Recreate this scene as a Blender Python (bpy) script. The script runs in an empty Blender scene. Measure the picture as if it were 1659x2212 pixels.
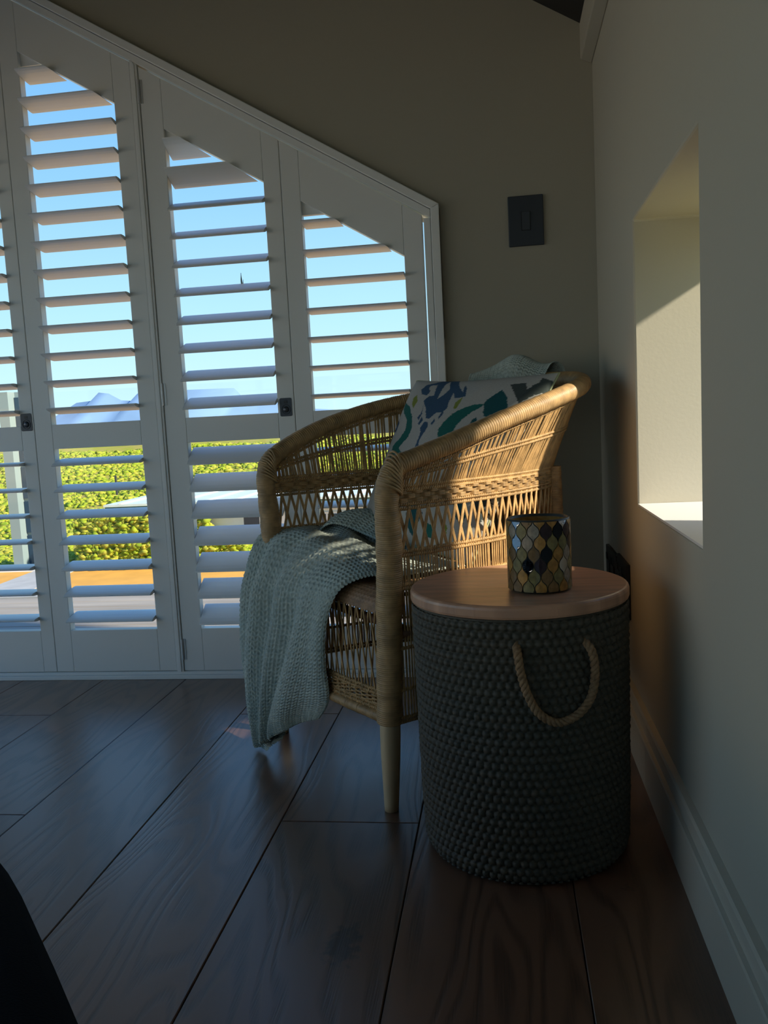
import bpy, math, random
import numpy as np
from mathutils import Matrix, Vector

random.seed(7)
rng = np.random.default_rng(7)
S = bpy.context.scene
COL = bpy.context.collection
PI = math.pi

# ------------------------------------------------------------------ camera
cam_d = bpy.data.cameras.new('camera')
cam = bpy.data.objects.new('camera', cam_d)
COL.objects.link(cam)
cam_d.sensor_fit = 'VERTICAL'
cam_d.sensor_height = 36.0
cam_d.lens = 29.884
cam_d.clip_start = 0.02
cam_d.clip_end = 9000
yaw, pitch, roll = -0.140627, 0.1075746, 0.0514308
_f = Vector((math.sin(yaw) * math.cos(pitch), math.cos(yaw) * math.cos(pitch), -math.sin(pitch)))
_r0 = Vector((math.cos(yaw), -math.sin(yaw), 0))
_d0 = _f.cross(_r0)
_r = math.cos(roll) * _r0 + math.sin(roll) * _d0
_d = -math.sin(roll) * _r0 + math.cos(roll) * _d0
_m = Matrix((_r, -_d, -_f)).transposed().to_4x4()
_m.translation = Vector((0, 0, 0.70))
cam.matrix_world = _m
S.camera = cam

# ------------------------------------------------------------------ sky, sun, exposure
wd = bpy.data.worlds.new('sky')
S.world = wd
wd.use_nodes = True
nt = wd.node_tree
nt.nodes.clear()
o_ = nt.nodes.new('ShaderNodeOutputWorld')
bg = nt.nodes.new('ShaderNodeBackground')
rp = nt.nodes.new('ShaderNodeValToRGB')
sx = nt.nodes.new('ShaderNodeSeparateXYZ')
tc = nt.nodes.new('ShaderNodeTexCoord')
nt.links.new(tc.outputs['Generated'], sx.inputs[0])
nt.links.new(sx.outputs['Z'], rp.inputs[0])
nt.links.new(rp.outputs[0], bg.inputs[0])
nt.links.new(bg.outputs[0], o_.inputs[0])
el = rp.color_ramp.elements
el[0].position = 0.0
el[0].color = (0.66, 0.95, 1.0, 1)
el[1].position = 1.0
el[1].color = (0.06, 0.22, 0.70, 1)
for p_, c_ in ((0.13, (0.46, 0.80, 1.0)), (0.26, (0.29, 0.61, 0.97)), (0.42, (0.16, 0.44, 0.90))):
    e_ = el.new(p_)
    e_.color = (*c_, 1)
bg.inputs[1].default_value = 0.84

SUN_EL, SUN_AZ = math.radians(30), math.radians(18)
sun_d = bpy.data.lights.new('sun', 'SUN')
sun = bpy.data.objects.new('sun', sun_d)
COL.objects.link(sun)
sun_d.energy = 6.6
sun_d.angle = math.radians(2.2)
sun_d.color = (1.0, 0.90, 0.72)
_dir = Vector((-math.cos(SUN_EL) * math.cos(SUN_AZ), math.cos(SUN_EL) * math.sin(SUN_AZ), -math.sin(SUN_EL)))
sun.rotation_euler = _dir.to_track_quat('-Z', 'Y').to_euler()
sun.location = (6, -1, 8)

S.view_settings.view_transform = 'Standard'
S.view_settings.look = 'None'
S.view_settings.gamma = 1
S.view_settings.use_curve_mapping = False
S.view_settings.exposure = 0.42
S.cycles.max_bounces = 10
S.cycles.diffuse_bounces = 6
S.cycles.glossy_bounces = 3
S.cycles.transparent_max_bounces = 8
S.cycles.sample_clamp_indirect = 4.0

# ------------------------------------------------------------------ materials
MATS = {}


def mat(name, col, rough=0.6, metal=0.0, spec=0.5, var=0.0, vscale=20.0, bump=0.0, bscale=200.0, stretch=None, var_col=None, sheen=0.0, obj_var=0.0):
    """Principled with optional noise colour variation and noise bump, on object coordinates."""
    m = bpy.data.materials.new(name)
    m.use_nodes = True
    t = m.node_tree
    b = t.nodes['Principled BSDF']
    b.inputs['Roughness'].default_value = rough
    b.inputs['Metallic'].default_value = metal
    b.inputs['Specular IOR Level'].default_value = spec
    b.inputs['Base Color'].default_value = (*col, 1)
    if sheen:
        b.inputs['Sheen Weight'].default_value = sheen
    co = t.nodes.new('ShaderNodeTexCoord')
    mp = t.nodes.new('ShaderNodeMapping')
    t.links.new(co.outputs['Object'], mp.inputs[0])
    if stretch:
        mp.inputs['Scale'].default_value = stretch
    last = None
    if var or var_col:
        n = t.nodes.new('ShaderNodeTexNoise')
        n.inputs['Scale'].default_value = vscale
        n.inputs['Detail'].default_value = 5
        t.links.new(mp.outputs[0], n.inputs[0])
        mx = t.nodes.new('ShaderNodeMix')
        mx.data_type = 'RGBA'
        c2 = var_col or tuple(max(0, c * (1 - var)) for c in col)
        mx.inputs['A'].default_value = (*col, 1)
        mx.inputs['B'].default_value = (*c2, 1)
        r = t.nodes.new('ShaderNodeMapRange')
        r.inputs[1].default_value = 0.35
        r.inputs[2].default_value = 0.65
        t.links.new(n.outputs[0], r.inputs[0])
        t.links.new(r.outputs[0], mx.inputs['Factor'])
        last = mx.outputs['Result']
    if obj_var:
        oi = t.nodes.new('ShaderNodeObjectInfo')
        hv = t.nodes.new('ShaderNodeHueSaturation')
        r = t.nodes.new('ShaderNodeMapRange')
        r.inputs[3].default_value = 1 - obj_var
        r.inputs[4].default_value = 1 + obj_var
        t.links.new(oi.outputs['Random'], r.inputs[0])
        t.links.new(r.outputs[0], hv.inputs['Value'])
        if last:
            t.links.new(last, hv.inputs['Color'])
        else:
            hv.inputs['Color'].default_value = (*col, 1)
        last = hv.outputs[0]
    if last:
        t.links.new(last, b.inputs['Base Color'])
    if bump:
        n2 = t.nodes.new('ShaderNodeTexNoise')
        n2.inputs['Scale'].default_value = bscale
        n2.inputs['Detail'].default_value = 4
        t.links.new(mp.outputs[0], n2.inputs[0])
        bp = t.nodes.new('ShaderNodeBump')
        bp.inputs['Strength'].default_value = bump
        bp.inputs['Distance'].default_value = 0.002
        t.links.new(n2.outputs[0], bp.inputs['Height'])
        t.links.new(bp.outputs[0], b.inputs['Normal'])
    MATS[name] = m
    return m


def floor_mat():
    m = bpy.data.materials.new('oak_floor')
    m.use_nodes = True
    t = m.node_tree
    L = t.links.new
    b = t.nodes['Principled BSDF']
    co = t.nodes.new('ShaderNodeTexCoord')
    oi = t.nodes.new('ShaderNodeObjectInfo')
    # offset each plank's grain
    add = t.nodes.new('ShaderNodeVectorMath')
    add.operation = 'ADD'
    sc = t.nodes.new('ShaderNodeVectorMath')
    sc.operation = 'SCALE'
    cmb = t.nodes.new('ShaderNodeCombineXYZ')
    for i in range(3):
        L(oi.outputs['Random'], cmb.inputs[i])
    L(cmb.outputs[0], sc.inputs[0])
    sc.inputs['Scale'].default_value = 17.0
    L(co.outputs['Object'], add.inputs[0])
    L(sc.outputs[0], add.inputs[1])
    mp = t.nodes.new('ShaderNodeMapping')
    mp.inputs['Scale'].default_value = (1.0, 0.16, 1.0)
    L(add.outputs[0], mp.inputs[0])
    n1 = t.nodes.new('ShaderNodeTexNoise')
    n1.inputs['Scale'].default_value = 5.5
    n1.inputs['Detail'].default_value = 2
    L(mp.outputs[0], n1.inputs[0])
    # contour lines of a stretched noise give the cathedral grain
    mul = t.nodes.new('ShaderNodeMath')
    mul.operation = 'MULTIPLY'
    mul.inputs[1].default_value = 130.0
    L(n1.outputs[0], mul.inputs[0])
    sn = t.nodes.new('ShaderNodeMath')
    sn.operation = 'SINE'
    L(mul.outputs[0], sn.inputs[0])
    mp2 = t.nodes.new('ShaderNodeMapping')
    mp2.inputs['Scale'].default_value = (1.0, 0.03, 1.0)
    L(add.outputs[0], mp2.inputs[0])
    n2 = t.nodes.new('ShaderNodeTexNoise')
    n2.inputs['Scale'].default_value = 420
    n2.inputs['Detail'].default_value = 3
    L(mp2.outputs[0], n2.inputs[0])
    rg = t.nodes.new('ShaderNodeMapRange')
    rg.inputs[1].default_value = -0.2
    rg.inputs[2].default_value = 1.0
    L(sn.outputs[0], rg.inputs[0])
    g = t.nodes.new('ShaderNodeMath')
    g.operation = 'MULTIPLY'
    L(rg.outputs[0], g.inputs[0])
    L(n2.outputs[0], g.inputs[1])
    n3 = t.nodes.new('ShaderNodeTexNoise')
    n3.inputs['Scale'].default_value = 3.0
    L(mp.outputs[0], n3.inputs[0])
    mx0 = t.nodes.new('ShaderNodeMix')
    mx0.data_type = 'RGBA'
    mx0.inputs['A'].default_value = (0.165, 0.076, 0.042, 1)
    mx0.inputs['B'].default_value = (0.26, 0.130, 0.075, 1)
    L(n3.outputs[0], mx0.inputs['Factor'])
    mx = t.nodes.new('ShaderNodeMix')
    mx.data_type = 'RGBA'
    mx.inputs['B'].default_value = (0.045, 0.022, 0.014, 1)
    L(mx0.outputs['Result'], mx.inputs['A'])
    L(g.outputs[0], mx.inputs['Factor'])
    hv = t.nodes.new('ShaderNodeHueSaturation')
    r = t.nodes.new('ShaderNodeMapRange')
    r.inputs[3].default_value = 0.8
    r.inputs[4].default_value = 1.2
    L(oi.outputs['Random'], r.inputs[0])
    L(r.outputs[0], hv.inputs['Value'])
    L(mx.outputs['Result'], hv.inputs['Color'])
    # a filled knot, dark, in the middle plank
    last = hv.outputs[0]
    nk = t.nodes.new('ShaderNodeTexNoise')
    nk.inputs['Scale'].default_value = 60
    L(co.outputs['Object'], nk.inputs[0])
    for (kx, ky, kr) in ((-0.236, 1.056, 0.032), (-0.955, 1.62, 0.012), (0.16, 1.22, 0.012)):
        ds = t.nodes.new('ShaderNodeVectorMath')
        ds.operation = 'DISTANCE'
        ds.inputs[1].default_value = (kx, ky, 0)
        mm = t.nodes.new('ShaderNodeMapping')
        L(co.outputs['Object'], mm.inputs[0])
        mm.inputs['Scale'].default_value = (1, 0.55, 0)
        ds.inputs[1].default_value = (kx, ky * 0.55, 0)
        L(mm.outputs[0], ds.inputs[0])
        ad = t.nodes.new('ShaderNodeMath')
        ad.operation = 'MULTIPLY_ADD'
        ad.inputs[1].default_value = 0.05
        L(nk.outputs[0], ad.inputs[0])
        L(ds.outputs['Value'], ad.inputs[2])
        rr = t.nodes.new('ShaderNodeMapRange')
        rr.inputs[1].default_value = kr + 0.006 + 0.014
        rr.inputs[2].default_value = kr + 0.004 + 0.004
        rr.inputs[3].default_value = 0
        rr.inputs[4].default_value = 0.9
        L(ad.outputs[0], rr.inputs[0])
        mk_ = t.nodes.new('ShaderNodeMix')
        mk_.data_type = 'RGBA'
        mk_.inputs['B'].default_value = (0.012, 0.012, 0.016, 1)
        L(last, mk_.inputs['A'])
        L(rr.outputs[0], mk_.inputs['Factor'])
        last = mk_.outputs['Result']
    L(last, b.inputs['Base Color'])
    b.inputs['Roughness'].default_value = 0.33
    b.inputs['Specular IOR Level'].default_value = 1.0
    b.inputs['Coat Weight'].default_value = 0.35
    b.inputs['Coat Roughness'].default_value = 0.32
    bp = t.nodes.new('ShaderNodeBump')
    bp.inputs['Strength'].default_value = 0.35
    bp.inputs['Distance'].default_value = 0.0012
    bp.invert = True
    L(g.outputs[0], bp.inputs['Height'])
    L(bp.outputs[0], b.inputs['Normal'])
    MATS['oak_floor'] = m


floor_mat()
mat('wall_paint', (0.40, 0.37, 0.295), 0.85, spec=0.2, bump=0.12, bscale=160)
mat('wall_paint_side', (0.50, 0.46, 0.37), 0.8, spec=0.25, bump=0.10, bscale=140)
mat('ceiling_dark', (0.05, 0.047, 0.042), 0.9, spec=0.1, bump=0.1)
mat('skirting', (0.62, 0.56, 0.45), 0.45, bump=0.05)
mat('shutter_white', (0.80, 0.79, 0.76), 0.42, bump=0.03, bscale=60)
mat('blade_white', (0.84, 0.83, 0.81), 0.35, bump=0.02, bscale=60)
mat('gap_dark', (0.02, 0.02, 0.02), 0.9)
mat('latch_navy', (0.02, 0.025, 0.045), 0.35, spec=0.5)
mat('latch_knob', (0.09, 0.09, 0.10), 0.3, metal=0.6)
mat('hinge_white', (0.6, 0.6, 0.6), 0.35, metal=0.3)
mat('switch_plate', (0.03, 0.038, 0.05), 0.45)
mat('socket_black', (0.012, 0.012, 0.014), 0.45)
mat('cane', (0.56, 0.335, 0.135), 0.5, var=0.35, vscale=60, bump=0.15, bscale=300, obj_var=0.15)
mat('cane_wrap', (0.52, 0.32, 0.14), 0.48, var=0.4, vscale=45, bump=0.1, bscale=300)
mat('cane_dark', (0.20, 0.085, 0.04), 0.55, var=0.3, vscale=30)
mat('leg_wood', (0.62, 0.48, 0.29), 0.5, var=0.25, vscale=25, stretch=(1, 1, 0.15), bump=0.1, bscale=120)
mat('seat_weave', (0.36, 0.20, 0.10), 0.55, var=0.35, vscale=50)
mat('throw_knit', (0.50, 0.56, 0.51), 0.9, spec=0.15, var=0.2, vscale=90, bump=0.35, bscale=900, sheen=0.15)
mat('lid_wood', (0.62, 0.34, 0.21), 0.32, var=0.3, vscale=9, stretch=(1, 7, 1), bump=0.04, bscale=200)
mat('lid_wood_dark', (0.32, 0.14, 0.075), 0.35, var=0.25, vscale=8, stretch=(1, 6, 1))
mat('basket_grey', (0.088, 0.074, 0.052), 0.6, spec=0.4, var=0.25, vscale=120, bump=0.3, bscale=700)
mat('rope', (0.36, 0.22, 0.12), 0.85, spec=0.15, var=0.35, vscale=160, bump=0.5, bscale=700)
mat('black_fabric', (0.006, 0.007, 0.011), 0.95, spec=0.1, bump=0.5, bscale=500)
mat('grout', (0.03, 0.032, 0.028), 0.5)
mat('piping', (0.33, 0.36, 0.20), 0.8)
# mosaic glass
for n_, c_, r_, me_ in (('tile_amber', (0.42, 0.22, 0.055), 0.2, 0.15), ('tile_olive', (0.24, 0.20, 0.08), 0.22, 0.15), ('tile_brown', (0.22, 0.13, 0.05), 0.22, 0.15),
                        ('tile_purple', (0.05, 0.03, 0.035), 0.15, 0.4), ('tile_mirror', (0.55, 0.57, 0.58), 0.04, 1.0), ('tile_black', (0.012, 0.016, 0.022), 0.05, 0.6),
                        ('tile_taupe', (0.34, 0.28, 0.21), 0.25, 0.2), ('tile_orange', (0.52, 0.27, 0.07), 0.2, 0.1)):
    mat(n_, c_, r_, metal=me_, var=0.35 if me_ < 0.6 else 0, vscale=140)
# outdoors
mat('deck_boards', (0.34, 0.31, 0.27), 0.75, var=0.3, vscale=14, stretch=(0.1, 1, 1), bump=0.2, bscale=60)
mat('sand_orange', (0.72, 0.36, 0.06), 0.9, var=0.15, vscale=1.2)
mat('bounce_stone', (0.66, 0.55, 0.40), 0.85, var=0.15, vscale=2)  # warm pale colour for the added bounce slabs
mat('concrete', (0.42, 0.42, 0.42), 0.85, var=0.15, vscale=2)
mat('fynbos_ground', (0.30, 0.33, 0.03), 0.95, spec=0.05, vscale=0.35, var_col=(0.42, 0.32, 0.09))
mat('shrub_green', (0.15, 0.23, 0.02), 0.9, spec=0.1, vscale=3.5, var_col=(0.38, 0.42, 0.03))
mat('shrub_yellow', (0.50, 0.44, 0.05), 0.9, spec=0.1, vscale=3.0, var_col=(0.25, 0.29, 0.05))
mat('roof_pale', (0.62, 0.70, 0.66), 0.5, var=0.1, vscale=2)
mat('fascia_green', (0.06, 0.13, 0.12), 0.6)
mat('render_white', (0.72, 0.74, 0.74), 0.8)
mat('render_cream', (0.60, 0.55, 0.46), 0.85)
mat('tower_grey', (0.24, 0.31, 0.31), 0.6)
mat('glass_dark', (0.012, 0.035, 0.07), 0.12)
mat('mountain', (0.23, 0.36, 0.53), 1.0, spec=0.0, var=0.12, vscale=0.01)  # blue of the distance haze mixed into the rock colour
mat('post_metal', (0.05, 0.05, 0.05), 0.6)
mat('sprig', (0.10, 0.13, 0.13), 0.8)


def glass_mat():
    m = bpy.data.materials.new('clear_glass')
    m.use_nodes = True
    t = m.node_tree
    t.nodes.clear()
    o = t.nodes.new('ShaderNodeOutputMaterial')
    mix = t.nodes.new('ShaderNodeMixShader')
    tr = t.nodes.new('ShaderNodeBsdfTransparent')
    gl = t.nodes.new('ShaderNodeBsdfGlossy')
    tr.inputs[0].default_value = (0.985, 0.995, 0.995, 1)
    gl.inputs['Roughness'].default_value = 0.02
    mix.inputs[0].default_value = 0.025
    t.links.new(tr.outputs[0], mix.inputs[1])
    t.links.new(gl.outputs[0], mix.inputs[2])
    t.links.new(mix.outputs[0], o.inputs[0])
    MATS['clear_glass'] = m


glass_mat()


def attr_mat(name, rough=0.85):
    """Printed cloth: colour from the print attribute, woven bump."""
    m = bpy.data.materials.new(name)
    m.use_nodes = True
    t = m.node_tree
    b = t.nodes['Principled BSDF']
    a = t.nodes.new('ShaderNodeAttribute')
    a.attribute_name = 'print'
    n = t.nodes.new('ShaderNodeTexNoise')
    n.inputs['Scale'].default_value = 300
    co = t.nodes.new('ShaderNodeTexCoord')
    t.links.new(co.outputs['Object'], n.inputs[0])
    mx = t.nodes.new('ShaderNodeMix')
    mx.data_type = 'RGBA'
    mx.blend_type = 'MULTIPLY'
    r = t.nodes.new('ShaderNodeMapRange')
    r.inputs[3].default_value = 0.0
    r.inputs[4].default_value = 0.5
    t.links.new(n.outputs[0], r.inputs[0])
    t.links.new(r.outputs[0], mx.inputs['Factor'])
    t.links.new(a.outputs['Color'], mx.inputs['A'])
    mx.inputs['B'].default_value = (0.55, 0.55, 0.55, 1)
    t.links.new(mx.outputs['Result'], b.inputs['Base Color'])
    b.inputs['Roughness'].default_value = rough
    b.inputs['Specular IOR Level'].default_value = 0.2
    bp = t.nodes.new('ShaderNodeBump')
    bp.inputs['Strength'].default_value = 0.25
    bp.inputs['Distance'].default_value = 0.001
    t.links.new(n.outputs[0], bp.inputs['Height'])
    t.links.new(bp.outputs[0], b.inputs['Normal'])
    MATS[name] = m


attr_mat('printed_linen')

# ------------------------------------------------------------------ helpers


class MB:
    """Collects polygons; build() links them as one mesh object."""

    def __init__(s):
        s.v = []
        s.f = []

    def add(s, v, f):
        o = len(s.v)
        s.v.extend([tuple(map(float, p)) for p in v])
        s.f.extend([tuple(int(i) + o for i in q) for q in f])
        return s

    def box(s, x0, x1, y0, y1, z0, z1):
        v = [(x, y, z) for z in (z0, z1) for y in (y0, y1) for x in (x0, x1)]
        return s.add(v, [(0, 2, 3, 1), (4, 5, 7, 6), (0, 1, 5, 4), (2, 6, 7, 3), (0, 4, 6, 2), (1, 3, 7, 5)])

    def prism(s, poly, y0, y1):
        """poly: (x, z) outline, extruded along y."""
        n = len(poly)
        v = [(x, y0, z) for x, z in poly] + [(x, y1, z) for x, z in poly]
        f = [tuple(range(n)), tuple(range(2 * n - 1, n - 1, -1))]
        f += [(i, i + n, (i + 1) % n + n, (i + 1) % n) for i in range(n)]
        return s.add(v, f)

    def prism_y(s, poly, y0, y1):
        return s.prism(poly, y0, y1)

    def extr(s, poly3, vec):
        """planar 3-D outline extruded by a vector."""
        n = len(poly3)
        v = [tuple(p) for p in poly3] + [tuple(np.array(p) + np.array(vec)) for p in poly3]
        f = [tuple(range(n)), tuple(range(2 * n - 1, n - 1, -1))]
        f += [(i, i + n, (i + 1) % n + n, (i + 1) % n) for i in range(n)]
        return s.add(v, f)

    def tube(s, pts, rad, seg=8, closed=False, caps=True):
        P = np.asarray(pts, float)
        n = len(P)
        if np.isscalar(rad):
            rad = np.full(n, rad)
        rad = np.asarray(rad, float)
        T = np.gradient(P, axis=0) if not closed else (np.roll(P, -1, 0) - np.roll(P, 1, 0))
        T /= np.linalg.norm(T, axis=1)[:, None] + 1e-12
        up = np.array([0, 0, 1.0]) if abs(T[0, 2]) < 0.9 else np.array([1.0, 0, 0])
        N = np.zeros_like(P)
        nrm = np.cross(np.cross(T[0], up), T[0])
        for i in range(n):
            nrm = nrm - (nrm @ T[i]) * T[i]
            nrm /= np.linalg.norm(nrm) + 1e-12
            N[i] = nrm
        B = np.cross(T, N)
        a = np.linspace(0, 2 * PI, seg, endpoint=False)
        V = P[:, None, :] + rad[:, None, None] * (np.cos(a)[None, :, None] * N[:, None, :] + np.sin(a)[None, :, None] * B[:, None, :])
        V = V.reshape(-1, 3)
        f = []
        m = n if closed else n - 1
        for i in range(m):
            j = (i + 1) % n
            for k in range(seg):
                l = (k + 1) % seg
                f.append((i * seg + k, i * seg + l, j * seg + l, j * seg + k))
        if caps and not closed:
            f.append(tuple(range(seg - 1, -1, -1)))
            f.append(tuple((n - 1) * seg + k for k in range(seg)))
        return s.add(V, f)

    def lathe(s, prof, c, seg=48, capb=True, capt=True):
        """prof: (r, z) pairs."""
        a = np.linspace(0, 2 * PI, seg, endpoint=False)
        v = [(c[0] + r * math.cos(t), c[1] + r * math.sin(t), c[2] + z) for r, z in prof for t in a]
        f = []
        for i in range(len(prof) - 1):
            for k in range(seg):
                l = (k + 1) % seg
                f.append((i * seg + k, i * seg + l, (i + 1) * seg + l, (i + 1) * seg + k))
        if capb:
            f.append(tuple(range(seg - 1, -1, -1)))
        if capt:
            f.append(tuple((len(prof) - 1) * seg + k for k in range(seg)))
        return s.add(v, f)

    def grid(s, V, closed_u=False):
        """V: (nu, nv, 3)."""
        nu, nv = V.shape[:2]
        f = []
        for i in range(nu if closed_u else nu - 1):
            j = (i + 1) % nu
            for k in range(nv - 1):
                f.append((i * nv + k, j * nv + k, j * nv + k + 1, i * nv + k + 1))
        return s.add(V.reshape(-1, 3), f)

    def mesh(s, name, m, off=(0, 0, 0), smooth=False):
        me = bpy.data.meshes.new(name)
        if any(off):
            o = off
            vv = [(x - o[0], y - o[1], z - o[2]) for x, y, z in s.v]
        else:
            vv = s.v
        me.from_pydata(vv, [], s.f)
        me.materials.append(MATS[m])
        if smooth:
            me.polygons.foreach_set('use_smooth', [True] * len(me.polygons))
        me.update()
        return me

    def build(s, name, m, parent=None, smooth=False, bevel=0.0, angle=None):
        off = BASE.get(parent.name, (0, 0, 0)) if parent else (0, 0, 0)
        ob = bpy.data.objects.new(name, s.mesh(name, m, off, smooth))
        COL.objects.link(ob)
        if parent:
            ob.parent = parent
            BASE[ob.name] = off
        if bevel:
            bv = ob.modifiers.new('bevel', 'BEVEL')
            bv.width = bevel
            bv.segments = 2
            bv.limit_method = 'ANGLE'
            bv.angle_limit = math.radians(40)
            bv.harden_normals = False
        return ob


BASE = {}


def grid_obj(name, V, m, parent=None, smooth=True, closed_u=False, attr=None):
    """fast dense grid mesh."""
    V = np.asarray(V, float)
    nu, nv = V.shape[:2]
    off = np.array(BASE.get(parent.name, (0, 0, 0)) if parent else (0, 0, 0))
    co = (V.reshape(-1, 3) - off).astype(np.float32)
    iu = np.arange(nu if closed_u else nu - 1)
    k = np.arange(nv - 1)
    I, K = np.meshgrid(iu, k, indexing='ij')
    J = (I + 1) % nu
    q = np.stack([I * nv + K, J * nv + K, J * nv + K + 1, I * nv + K + 1], -1).reshape(-1)
    me = bpy.data.meshes.new(name)
    me.vertices.add(len(co))
    me.vertices.foreach_set('co', co.ravel())
    me.loops.add(len(q))
    me.loops.foreach_set('vertex_index', q.astype(np.int32))
    nf = len(q) // 4
    me.polygons.add(nf)
    me.polygons.foreach_set('loop_start', np.arange(nf, dtype=np.int32) * 4)
    me.polygons.foreach_set('loop_total', np.full(nf, 4, dtype=np.int32))
    me.update(calc_edges=True)
    me.validate()
    if smooth:
        me.polygons.foreach_set('use_smooth', np.ones(nf, dtype=bool))
    me.materials.append(MATS[m])
    if attr is not None:
        a = me.color_attributes.new('print', 'FLOAT_COLOR', 'POINT')
        a.data.foreach_set('color', np.concatenate([attr.reshape(-1, 3), np.ones((len(co), 1))], 1).astype(np.float32).ravel())
    ob = bpy.data.objects.new(name, me)
    COL.objects.link(ob)
    if parent:
        ob.parent = parent
        BASE[ob.name] = tuple(off)
    return ob


def tag(o, label=None, cat=None, group=None, kind=None):
    if label:
        o['label'] = label
    if cat:
        o['category'] = cat
    if group:
        o['group'] = group
    if kind:
        o['kind'] = kind
    return o


def thing(name, label, cat, loc, group=None):
    o = bpy.data.objects.new(name, None)
    o.empty_display_size = 0.05
    COL.objects.link(o)
    o.location = loc
    BASE[o.name] = tuple(loc)
    return tag(o, label, cat, group)


def struct_root(name, label=None):
    o = bpy.data.objects.new(name, None)
    o.empty_display_size = 0.05
    COL.objects.link(o)
    BASE[o.name] = (0, 0, 0)
    o['kind'] = 'structure'
    if label:
        o['label'] = label
    return o


def cr(P, n):
    """Catmull-Rom through the rows of P, n samples, chord length spacing."""
    P = np.asarray(P, float)
    d = np.r_[0, np.cumsum(np.linalg.norm(np.diff(P.reshape(len(P), -1), axis=0), axis=1))]
    return cr_at(P, d, np.linspace(0, d[-1], n))


def cr_at(P, d, s):
    P = np.asarray(P, float)
    i = np.clip(np.searchsorted(d, s, side='right') - 1, 0, len(P) - 2)
    h = (d[i + 1] - d[i])
    t = ((s - d[i]) / h)
    sh = (-1,) + (1,) * (P.ndim - 1)
    m = np.gradient(P, d, axis=0)
    t, h = t.reshape(sh), h.reshape(sh)
    return (2 * t**3 - 3 * t**2 + 1) * P[i] + (t**3 - 2 * t**2 + t) * h * m[i] + (-2 * t**3 + 3 * t**2) * P[i + 1] + (t**3 - t**2) * h * m[i + 1]


def knit(u, v):
    """height 0..1 of a stocking stitch; u, v in stitches."""
    fu = u - np.floor(u) - 0.5
    vv = v + np.abs(fu) * 1.1
    fv = vv - np.floor(vv)
    a = np.clip(1 - ((np.abs(fu) - 0.25) / 0.27)**2, 0, 1)
    b = np.clip(1 - ((fv - 0.5) / 0.52)**2, 0, 1)
    return np.sqrt(a * b)


def normals(V):
    du = np.gradient(V, axis=0)
    dv = np.gradient(V, axis=1)
    n = np.cross(du, dv)
    return n / (np.linalg.norm(n, axis=2, keepdims=True) + 1e-12)

# ================================================================== THE ROOM
XW, YW = 0.2555, 2.262          # faces of the right wall and of the window wall
RIDGE_X, CEIL0, SLOPE = -1.9, 1.63, 0.5877


def z_ceil(x):
    return CEIL0 + SLOPE * (XW - x) if x > RIDGE_X else CEIL0 + SLOPE * (XW - RIDGE_X) - SLOPE * (RIDGE_X - x)


def z_top(x):                   # upper edge of the shutter panels
    return 1.218 + 0.601 * (-0.181 - x)


# floor: planks one by one
floor = struct_root('floor')
MB().box(-2.5, 0.50, -3.0, 2.46, -0.06, -0.016).build('subfloor', 'gap_dark', floor)
MB().box(-2.4, -2.396, -3.0, 2.262, -0.016, -0.001).build('plank_field', 'oak_floor', floor)
MB().box(-2.396, 0.2555, -3.0, -0.8, -0.016, -0.001).build('plank_field', 'oak_floor', floor)
joints = {0: (0.1, 2.9), 1: (0.55,), 2: (1.404,), 3: (0.42, 1.955), 4: (0.72,), 5: (1.413,), 6: (0.3, 1.95), 7: (1.1,), 8: (0.6, 1.8), 9: (1.3,)}
for c in range(11):
    x1 = 0.33 - 0.2475 * c
    x0 = x1 - 0.2475
    ys = [-0.8] + [j for j in joints.get(c, (1.0,)) if j < 2.2] + [2.262]
    for a_, b_ in zip(ys[:-1], ys[1:]):
        xa, xb, ya, yb, g = x0 + 0.0008, min(x1 - 0.0008, 0.2545), a_ + 0.0008, b_ - 0.0008, 0.0012
        v = [(xa, ya, -0.016), (xb, ya, -0.016), (xb, yb, -0.016), (xa, yb, -0.016),
             (xa, ya, -g), (xb, ya, -g), (xb, yb, -g), (xa, yb, -g),
             (xa + g, ya + g, 0), (xb - g, ya + g, 0), (xb - g, yb - g, 0), (xa + g, yb - g, 0)]
        f = [(3, 2, 1, 0), (8, 9, 10, 11)]
        for i in range(4):
            j = (i + 1) % 4
            f += [(i, j, 4 + j, 4 + i), (4 + i, 4 + j, 8 + j, 8 + i)]
        MB().add(v, f).build('plank', 'oak_floor', floor)

# window wall with its gable-shaped opening
w = MB()
w.prism([(-0.15, -0.06), (XW + 0.25, -0.06), (XW + 0.25, 3.2), (-0.15, 3.2)], YW, 2.46)
w.prism([(-1.70, z_top(-1.70) + 0.02), (-0.15, z_top(-0.15) + 0.02), (-0.15, 3.2), (-1.70, 3.2)], YW, 2.46)
w.prism([(-2.5, -0.06), (-1.70, -0.06), (-1.70, 3.2), (-2.5, 3.2)], YW, 2.46)
tag(w.build('wall_back', 'wall_paint'), kind='structure')

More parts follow.
